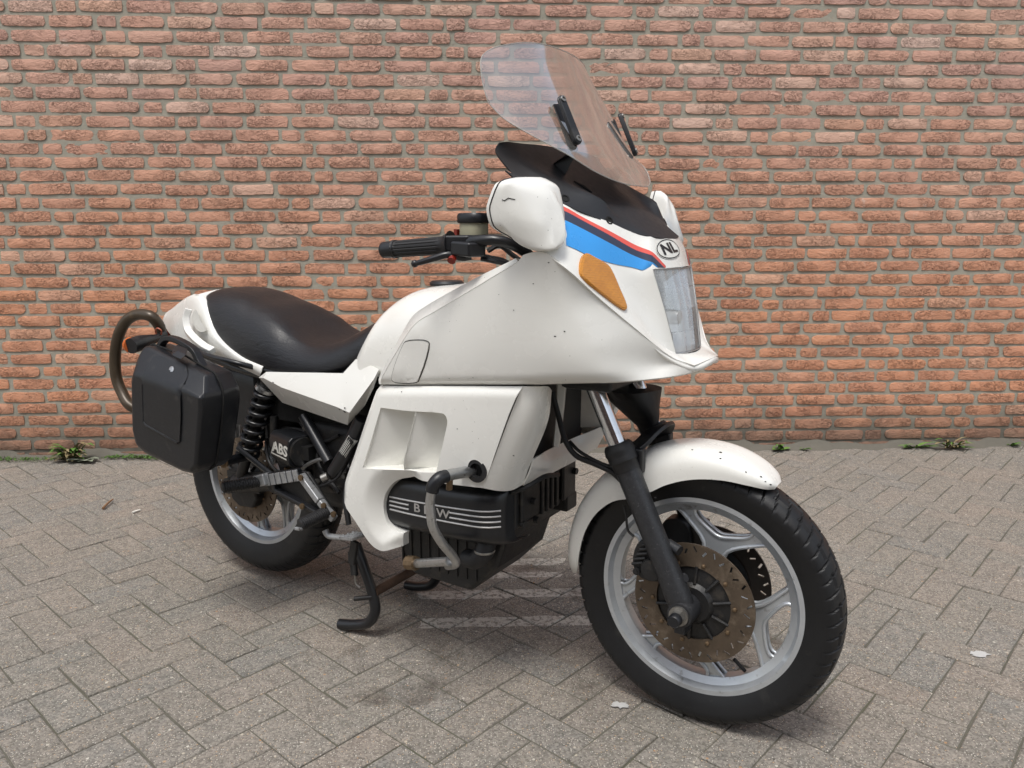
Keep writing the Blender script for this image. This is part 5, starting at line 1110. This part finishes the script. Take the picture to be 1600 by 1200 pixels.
for k in range(5):
    z = -.0085 + .0042 * k; rn = random.Random(k)
    L = [rn.uniform(-.03, -.026)]
    while L[-1] < .024: L.append(L[-1] + rn.uniform(.004, .012))
    decal('label_print', [(-.029, z - .0007), (rn.uniform(.012, .028), z - .0007), (rn.uniform(.012, .028), z + .0007), (-.029, z + .0007)], gfr, tr_g, MWPR, gc, res=0)
# brake pressure modulator with its lettering
mc = np.array((0.316,-0.145,0.529)); ax_ = np.array((.9, -.28, 0)); ax_ /= np.linalg.norm(ax_)
def modulator():
    prof = [(-.058, -.9), (-.058, .9)]
    yv = np.array((0, 0, 1.)); out = np.cross(ax_, yv); out = out if out[1] < 0 else -out
    ring = [(.0 * 1, .046), (.03, .046), (.042, .036), (.046, .02), (.046, -.02), (.04, -.036), (.028, -.046), (-.05, -.046), (-.05, .046)]
    return mk('brake_modulator', *prism_vf([mc - ax_ * .078 + out * a + yv * b for a, b in ring], ax_ * .128), MSAT, BK, smooth=35, bevel=.004), out
MOD, mo = modulator()
mk('modulator_end', *join(cyl_vf(mc + ax_ * .049, mc + ax_ * .062, .043, 28), box_vf(*(mc[0] + .055, mc[0] + .085), mc[1] - .028, mc[1] + .02, mc[2] - .02, mc[2] + .02)), MENG, MOD, smooth=40)
lfr = (mc - ax_ * .004 + mo * .08 + np.array((0, 0, .004)), ax_, (0, 0, 1.))
lettering('modulator_letters', 'ABS', .043, lfr, MWPR, MOD, bvh(MOD), bold=.0016, shear=.12, sx=1.35, lift=.001)
decal('modulator_underline', [(-.062, -.024), (.044, -.024), (.044, -.0195), (-.056, -.0195)], lfr, bvh(MOD), MWPR, MOD, res=0)
decal('modulator_underline', [(-.062, -.024), (-.056, -.024), (-.030, .015), (-.036, .015)], lfr, bvh(MOD), MWPR, MOD, res=0)
tube('brake_pipe', [(0.346,-0.160,0.465), (0.395,-0.170,0.499), (0.443,-0.170,0.520), (0.479,-0.165,0.528)], .0055, MDULL, BK, 10)
mks('hose_fitting', (cyl_vf((0.283,-0.150,0.466), (0.282,-0.150,0.442), .009, 8), cyl_vf((0.337,-0.150,0.487), (0.335,-0.150,0.471), .008, 8)), MBRASS, BK, smooth=30)
# spring strut
sT, sB = np.array((0.197,-0.135,0.693)), np.array((0.078,-0.135,0.451)); sd_ = (sB - sT) / np.linalg.norm(sB - sT); sL = np.linalg.norm(sB - sT)
SH = mk('shock_absorber', *join(cyl_vf(sT - sd_ * .03, sT + sd_ * (sL + .06), .017, 18), cyl_vf(sT - sd_ * .05, sT - sd_ * .01, .024, 18)), MENG, BK, smooth=40)
_, fr_ = frames([sT, sB]); a0, b0 = fr_[0]
tube('spring', [sT + sd_ * (sL * t) + .031 * (math.cos(2 * math.pi * 8.2 * t) * a0 + math.sin(2 * math.pi * 8.2 * t) * b0) for t in np.linspace(0, 1, 150)], .0074, MSAT, SH, 10, 0)
mk('spring_seat', *lathe_vf([(.018, -.012), (.034, -.010), (.036, .0), (.028, .006)], sT, sd_, 28), MDULL, SH, smooth=40)
mks('shock_reservoir', (cyl_vf((0.215,-0.130,0.611), (0.208,-0.130,0.530), .012, 12), cyl_vf((0.178,-0.130,0.579), (0.180,-0.130,0.538), .006, 10)), MENG, SH, smooth=40)
# swing arm, final drive and rear caliper
mk('swingarm', *tube_vf([(.5, -.11, .43), (.3, -.12, .42), (.02, -.125, .365)], .032, 16), MENG, BK, smooth=50)
mk('final_drive', *lathe_vf([(.03, -.06), (.085, -.055), (.1, -.03), (.1, .0), (.07, .02)], RA + (0, .14, 0), (0, -1, 0), 36), MENG, BK, smooth=40)
rc = np.array((0.016,-0.110,0.316))
rcal = mk('rear_caliper', *prism_vf([rc + (x, 0, z) for x, z in ((-.06, .02), (.06, .035), (.07, .0), (.045, -.035), (-.02, -.04), (-.055, -.02))], (0, .055, 0)), MENG, BK, smooth=40, bevel=.008)
mk('caliper_bracket', *join(box_vf(-.03, .12, -.125, -.1, .345, .40), cyl_vf(RA + (0, -.15, 0), RA + (0, -.06, 0), .026, 24), cyl_vf(RA + (0, -.16, 0), RA + (0, -.15, 0), .016, 6)), MENG, rcal, smooth=30)
mks('pannier_rack', (tube_vf([(-.1, -.14, .82), (-.02, -.2, .80), (.16, -.21, .78), (.2, -.16, .76)], .008, 10), cyl_vf((0.137,-0.260,0.487), (0.127,-0.170,0.483), .014, 14), tube_vf([(0.129,-0.200,0.515), (0.290,-0.215,0.461)], .0085, 8)), MSAT, BK, smooth=40)
mk('rack_bolt', *join(cyl_vf((0.142,-0.262,0.485), (0.147,-0.270,0.485), .012, 16), cyl_vf((0.147,-0.270,0.485), (0.148,-0.273,0.486), .006, 6)), MBRASS, BK, smooth=30)
# foot rest carrier
def plate(pts, y, th): return prism_vf([(p[0], y, p[2]) for p in pts], (0, th, 0))
fp = [(0.271,-0.215,0.458), (0.401,-0.215,0.493), (0.437,-0.215,0.493), (0.539,-0.215,0.384), (0.528,-0.215,0.363), (0.474,-0.215,0.367), (0.272,-0.215,0.407), (0.252,-0.215,0.435)]
FP = mk('footrest_plate', *plate(fp, -.215, .012), MENG, BK, smooth=0, bevel=.004)
def bar(a, b, w, y0, th):
    a, b = np.array(a), np.array(b); d = (b - a) / np.linalg.norm(b - a); n = np.array((-d[2], 0, d[0])) * w
    return prism_vf([(q[0], y0, q[2]) for q in (a + n, b + n, b - n, a - n)], (0, th, 0))
mk('footrest_arm', *join(bar((0.253,-0.225,0.440), (0.417,-0.225,0.485), .019, -.232, .02)), MPL, FP, smooth=0, bevel=.004)
for k in range(6):
    t0, t1 = .12 + k * .145, .12 + k * .145 + .11; a, b = np.array((0.260,-0.230,0.442)), np.array((0.427,-0.230,0.488))
    mk('alloy_rib', *bar(a + (b - a) * t0, a + (b - a) * t1, .0165, -.2365, .006), MGREY, FP, smooth=0, bevel=.0015)
mk('footrest_edge', *join(bar((0.422,-0.225,0.485), (0.492,-0.225,0.421), .010, -.236, .022), bar((0.492,-0.225,0.421), (0.544,-0.225,0.377), .010, -.234, .02)), MGREY, FP, smooth=0, bevel=.004)
mk('footrest_edge', *join(bar((0.309,-0.225,0.447), (0.315,-0.225,0.423), .006, -.234, .02), bar((0.315,-0.225,0.423), (0.495,-0.225,0.384), .005, -.234, .02)), MSAT, FP, smooth=0, bevel=.003)
for q in ((0.438,-0.238,0.484), (0.437,-0.238,0.400), (0.552,-0.232,0.397), (0.516,-0.232,0.415)): mk('bolt', *join(cyl_vf(np.array(q), np.array(q) + (0, -.006, 0), .0085, 16), cyl_vf(np.array(q) + (0, -.006, 0), np.array(q) + (0, -.007, 0), .0045, 6)), MBRASS, FP, smooth=30)
def peg(a, b, name):
    a, b = np.array(a), np.array(b); d = (b - a) / np.linalg.norm(b - a); L = np.linalg.norm(b - a); P, Fr = frames([a + d * t for t in np.linspace(0, L, 61)]); v = []; n = 24
    for k, (p, (u, w)) in enumerate(zip(P, Fr)):
        q = k / 60; r = .0185 - (.0022 if (k % 4 < 2 and .05 < q < .95) else 0) - (.007 * max(0, (q - .93) / .07) ** 2) - (.006 * max(0, (.04 - q) / .04) ** 2)
        v += [p + r * (math.cos(2 * math.pi * j / n) * u * 1.08 + math.sin(2 * math.pi * j / n) * w * .92) for j in range(n)]
    o = mk(name, v, gfaces(61, n, closed=True) + [tuple(range(n))[::-1], tuple(range(60 * n, 61 * n))], MRUB, BK, smooth=35)
    return o, d
pg, pd = peg((0.263,-0.240,0.442), (0.216,-0.335,0.443), 'passenger_footrest')
mk('footrest_clevis', *join(bar((0.249,-0.235,0.442), (0.294,-0.235,0.455), .017, -.25, .03)), MGREY, pg, smooth=0, bevel=.004)
mk('footrest_tip', *cyl_vf(np.array((0.221,-0.335,0.430)) , np.array((0.221,-0.335,0.430)) + pd * .004, .006, 10), MGREY, pg, smooth=40)
pg2, pd2 = peg((0.520,-0.225,0.395), (0.499,-0.310,0.379), 'rider_footrest')
mk('footrest_tip', *bar((0.486,-0.312,0.369), (0.511,-0.312,0.371), .004, -.318, .01), MGREY, pg2, smooth=0, bevel=.002)
# brake pedal
bp_ = tube('brake_pedal', [(0.507,-0.225,0.339), (0.516,-0.225,0.326), (0.540,-0.225,0.326), (0.596,-0.225,0.334)], lambda t: .0095 - .002 * t, MGREY, BK, 12)
pc = np.array((0.615,-0.225,0.340)); u_ = np.array((.030, -.006, .006)); w_ = np.array((.006, .026, .0))
mk('pedal_pad', *join(prism_vf([pc - u_ - w_, pc + u_ - w_, pc + u_ + w_, pc - u_ + w_], (0, 0, .007)), *[cyl_vf(pc + u_ * a + w_ * b + (0, 0, .006), pc + u_ * a + w_ * b + (0, 0, .0115), .0042, 4) for a in (-.75, -.25, .25, .75) for b in (-.7, -.1, .5)]), MGREY, bp_, smooth=0)
mk('pedal_lever', *bar((0.610,-0.220,0.326), (0.594,-0.220,0.255), .012, -.222, .012), MENG, bp_, smooth=0, bevel=.003)
# centre stand
def stand():
    ft = spl([(0.476,-0.155,0.015), (0.536,-0.150,0.027), (0.585,-0.148,0.048), (0.610,-0.147,0.088), (0.607,-0.147,0.127), (0.580,-0.150,0.210), (0.549,-0.150,0.281)], 8)
    ft = [(p[0], p[1], max(p[2], .0155)) for p in ft]
    fl = [(p[0], -p[1], p[2]) for p in ft]
    o = mk('centre_stand', *tube_vf(ft, .0155, 14, 0), MSAT, BK, smooth=50)
    mk('stand_leg', *tube_vf(fl, .0155, 14, 0), MSAT, o, smooth=50)
    a = np.array(ft[28]); a[2] += .04
    mk('stand_crossbar', *cyl_vf(a, a * (1, -1, 1), .013, 14), simple('rusty_bar', (.075, .045, .03), .7, .3, var=.5, sc=50, bump=.3), o, smooth=40)
    mk('stand_tang', *tube_vf([a + (-.0, -.01, -.01), a + (-.05, -.03, -.02)], .007, 10), MENG, o, smooth=40)
    sp0, sp1 = np.array((0.545,-0.165,0.262)), np.array((0.554,-0.165,0.194)); dd = sp1 - sp0; _, f1 = frames([sp0, sp1]); u, w = f1[0]
    mk('stand_spring', *tube_vf([sp0 + dd * t + .0085 * (math.cos(60 * t * 2) * u + math.sin(60 * t * 2) * w) for t in np.linspace(0, 1, 240)], .003, 6, 0), MENG, o, smooth=50)
    mk('spring_hook', *tube_vf([sp1, (0.557,-0.165,0.167), (0.567,-0.160,0.156)], .0025, 6), MBOLT, o, smooth=50)
stand()
# rear turn signals and plate holder
for s in (1, -1):
    q = [np.array(p) * (1, s, 1) for p in ((-0.318,-0.110,0.823), (-0.305,-0.150,0.815), (-0.287,-0.215,0.810), (-0.276,-0.262,0.804))]
    ts = tube('rear_turn_signal', q, lambda t: .012 if t < .3 else .012 + .013 * min(1, (t - .3) / .4), MPL, BK, 14, 6, smooth=50)
    e = q[-1]; mk('signal_lens', *lathe_vf([(.0245, -.0), (.0255, .012), (.02, .018), (0, .02)], e + np.array((-.012, .012 * s, 0)), (-1, .25 * s, 0), 22), simple('signal_orange', (.55, .12, .02), .3, var=.1), ts, smooth=40)
mk('number_plate_holder', *prism_vf([(-.40, -.1, .60), (-.40, .1, .60), (-.44, .1, .74), (-.44, -.1, .74)], (.006, 0, 0)), MPL, BK, smooth=0)
# silencer on the far side
mk('silencer', *lathe_vf([(.03, 0), (.055, .06), (.058, .3), (.058, .62), (.05, .66), (.02, .67)], (.62, .2, .33), (-1, .06, .05), 32), MCHR, BK, smooth=40)
mk('exhaust_collector', *tube_vf([(.95, .2, .36), (.8, .2, .33), (.6, .2, .33)], .028, 16), MENG, BK, smooth=50)

# ---------------------------------------------------------------- things hung on the motorcycle
PC = thing('pannier_case', 'black hard plastic pannier hung on the side of the motorcycle tail', 'pannier', (-0.7258,-1.5038,0), -0.6023)
def case():
    A = [(-0.014,-0.445,0.605), (-0.002,-0.445,0.565), (0.038,-0.445,0.549), (0.195,-0.445,0.523), (0.239,-0.445,0.523), (0.261,-0.445,0.543), (0.306,-0.450,0.703), (0.310,-0.450,0.738), (0.256,-0.452,0.748), (0.081,-0.452,0.767), (0.023,-0.450,0.772), (0.009,-0.450,0.742)]
    Bq = [(-0.028,-0.430,0.607), (-0.021,-0.430,0.553), (0.019,-0.430,0.536), (0.184,-0.430,0.510), (0.231,-0.430,0.511), (0.258,-0.430,0.533), (0.307,-0.436,0.701), (0.310,-0.433,0.738), (0.282,-0.405,0.787), (0.038,-0.405,0.843), (0.009,-0.405,0.842), (-0.002,-0.430,0.777)]
    C_ = [np.array(p) for p in Bq]; D = []
    x0, x1 = min(p[0] for p in C_), max(p[0] for p in C_)
    def inn(y, k, dz): return [np.array((p[0] if p[0] > .15 else p[0], y, p[2] + dz)) for p in C_]
    fx = C_[7][0]
    D1 = [np.array((p[0], min(p[1], -.385) if i not in (8, 9, 10) else -.365, p[2])) for i, p in enumerate(C_)]
    for i in range(12): D1[i][1] = -.39
    D2 = [p.copy() for p in D1]
    for p in D2: p[1] = -.335
    D3 = [p.copy() for p in D2]
    for p in D3: p[1] = -.312; p[0] = .13 + (p[0] - .13) * .94; p[2] = .66 + (p[2] - .66) * .95
    rings = [[np.array(p) for p in A], C_, D1, D2, D3]; m = 12
    V = [p for r in rings for p in r]
    return V, gfaces(5, m, closed=True) + [tuple(range(m))[::-1], tuple(range(4 * m, 5 * m))], rings
v, f, rg = case()
shell = mk('case_shell', v, f, MPL, PC, smooth=38, bevel=.009, seg=4)
mk('case_seam', *tube_vf([np.array(p) * 1.0 + (0, .012, 0) for p in spl(rg[2], 2, closed=True)], .003, 8, 0, closed=True), MDARK, shell, smooth=60)
tr_c = bvh(shell); cfr = ((0.13, -.5, .66), (1, 0, 0), (0, 0, 1))
raised = [(0.078,-0.445,0.819), (0.199,-0.445,0.803), (0.219,-0.445,0.791), (0.236,-0.450,0.764), (0.207,-0.450,0.604), (0.198,-0.450,0.599), (0.063,-0.450,0.631), (0.053,-0.450,0.641), (0.069,-0.450,0.748)]
rl = to2(spl(raised, 4, closed=True, sharp=(0,)), cfr)
rp = decal('case_panel', rl, cfr, tr_c, MPL, PC, res=.02, lift=.004)
tube('panel_edge', drop([np.array(cfr[0]) + np.array((x, 0, z)) for x, z in to2([(0.069,-0.450,0.748), (0.053,-0.450,0.641), (0.063,-0.450,0.631), (0.198,-0.450,0.599), (0.207,-0.450,0.604), (0.236,-0.450,0.764)], cfr)], tr_c, (0, 1, 0), lift=.002), .004, MPL, rp, 8, 0)
lk = mk('case_lock', *lathe_vf([(.0105, 0), (.0105, .003), (.006, .0045), (0, .0035)], drop([(0.163,-0.440,0.790)], tr_c, (0, 1, 0))[0], (0, -1, .5), 20), MDULL, PC, smooth=40)
hp = [(0.029,-0.360,0.831), (0.072,-0.360,0.847), (0.140,-0.360,0.839), (0.175,-0.360,0.828), (0.207,-0.360,0.798)]
hp = [(0.029,-0.365,0.824), (0.041,-0.365,0.845), (0.061,-0.365,0.861), (0.093,-0.365,0.865), (0.167,-0.365,0.847), (0.188,-0.365,0.835), (0.204,-0.365,0.813), (0.223,-0.365,0.788)]
tube('case_handle', hp, 1, MPL, PC, 8, 6, sect=[(-.011, -.008), (.011, -.008), (.012, .005), (.006, .009), (-.006, .009), (-.012, .005)], smooth=40, bevel=.002)
mk('case_latch', *prism_vf([(0.171,-0.428,0.831), (0.210,-0.428,0.822), (0.188,-0.405,0.835), (0.142,-0.405,0.845)], (0, .02, .012)), MSAT, PC, smooth=0, bevel=.005)

LKT = thing('cable_lock', 'thick bronze sleeved cable lock looped round the tail rack behind the pannier', 'lock', (-0.7258,-1.5038,0), -0.6023)
lp_ = [(-0.353,-0.100,0.824), (-0.333,-0.120,0.853), (-0.335,-0.140,0.881), (-0.389,-0.150,0.889), (-0.445,-0.160,0.868), (-0.484,-0.170,0.819), (-0.519,-0.170,0.743), (-0.525,-0.170,0.665), (-0.502,-0.170,0.617), (-0.461,-0.170,0.574), (-0.424,-0.150,0.559), (-0.398,-0.120,0.602), (-0.368,-0.100,0.713)]
lo_ = tube('lock_sleeve', lp_, .0185, MSLEEV, LKT, 16, 8, closed=False)
tube('lock_tie', [(-0.323,-0.135,0.819), (-0.324,-0.140,0.837), (-0.301,-0.145,0.847), (-0.292,-0.140,0.839), (-0.309,-0.135,0.820)], .0028, simple('red_wire', (.35, .09, .05), .5), LKT, 6, 6, closed=True)

# stone chips in the paint
def chips(host, tree, pts, d, seed):
    rn = random.Random(seed); d = Vector(d).normalized(); u = d.cross(Vector((0, 0, 1))).normalized() if abs(d.z) < .9 else Vector((1, 0, 0)); v = u.cross(d)
    for p, r in pts:
        n = 6; o = [(r * rn.uniform(.5, 1.2) * math.cos(6.283 * i / n), r * rn.uniform(.3, .8) * math.sin(6.283 * i / n)) for i in range(n)]
        decal('paint_chip', o, (p, tuple(u), tuple(v)), tree, MDARK, host, res=0, lift=.0006)
SCV = [o for o in BK.children if o.name.startswith('side_cover')][0]
chips(MG, tree_mg, [((1.491,-0.030,0.663), .003), ((1.553,-0.030,0.669), .0035), ((1.558,-0.040,0.656), .0038), ((1.613,-0.030,0.630), .0025), ((1.644,-0.030,0.627), .0028), ((1.654,-0.030,0.618), .0024), ((1.663,-0.020,0.610), .003), ((1.421,-0.080,0.558), .003)], (-.15, 1., -.5), 1)
chips(SCV, bvh(SCV), [((0.302,-0.200,0.734), .004), ((0.579,-0.220,0.692), .004), ((0.603,-0.220,0.700), .0045), ((0.597,-0.220,0.688), .005)], (0, 1., 0), 2)
chips(SIDE[0], tree_s, [((1.015,-0.320,0.833), .0015), ((1.082,-0.320,0.842), .0014), ((1.202,-0.340,0.998), .0016), ((1.289,-0.320,0.948), .0024), ((1.307,-0.320,0.958), .0018), ((1.251,-0.340,1.054), .0019), ((1.287,-0.340,1.097), .002), ((1.166,-0.340,1.029), .0014)], (0, 1., 0), 3)
chips(LPAN[0], bvh(LPAN[0]), [((1.176,-0.300,0.674), .003), ((0.867,-0.300,0.785), .002), ((1.034,-0.300,0.719), .002)], (0, 1., 0), 4)

# hoses and wiring round the gearbox
for P, r in (([(0.318,-0.120,0.602), (0.379,-0.130,0.554), (0.421,-0.150,0.488), (0.513,-0.170,0.433)], .006), ([(0.211,-0.100,0.568), (0.317,-0.120,0.579), (0.428,-0.140,0.564), (0.503,-0.150,0.595)], .005), ([(0.159,-0.120,0.521), (0.180,-0.130,0.465), (0.256,-0.150,0.438), (0.360,-0.170,0.441)], .005), ([(0.562,-0.190,0.540), (0.541,-0.200,0.493), (0.469,-0.200,0.453)], .004), ([(0.426,-0.100,0.554), (0.534,-0.150,0.507), (0.556,-0.190,0.428), (0.574,-0.200,0.360)], .008), ([(1.108,-0.200,0.548), (1.141,-0.190,0.564), (1.161,-0.140,0.580), (1.156,-0.060,0.563)], .006)):
    tube('hose', P, r, MRUB, BK, 8)
mks('frame_bolt', [cyl_vf(np.array(q), np.array(q) + (0, -.012, 0), .009, 6) for q in ((0.410,-0.150,0.444), (0.488,-0.150,0.434), (0.521,-0.150,0.482), (0.350,-0.125,0.592), (0.190,-0.130,0.415))], MBOLT, BK, smooth=30)
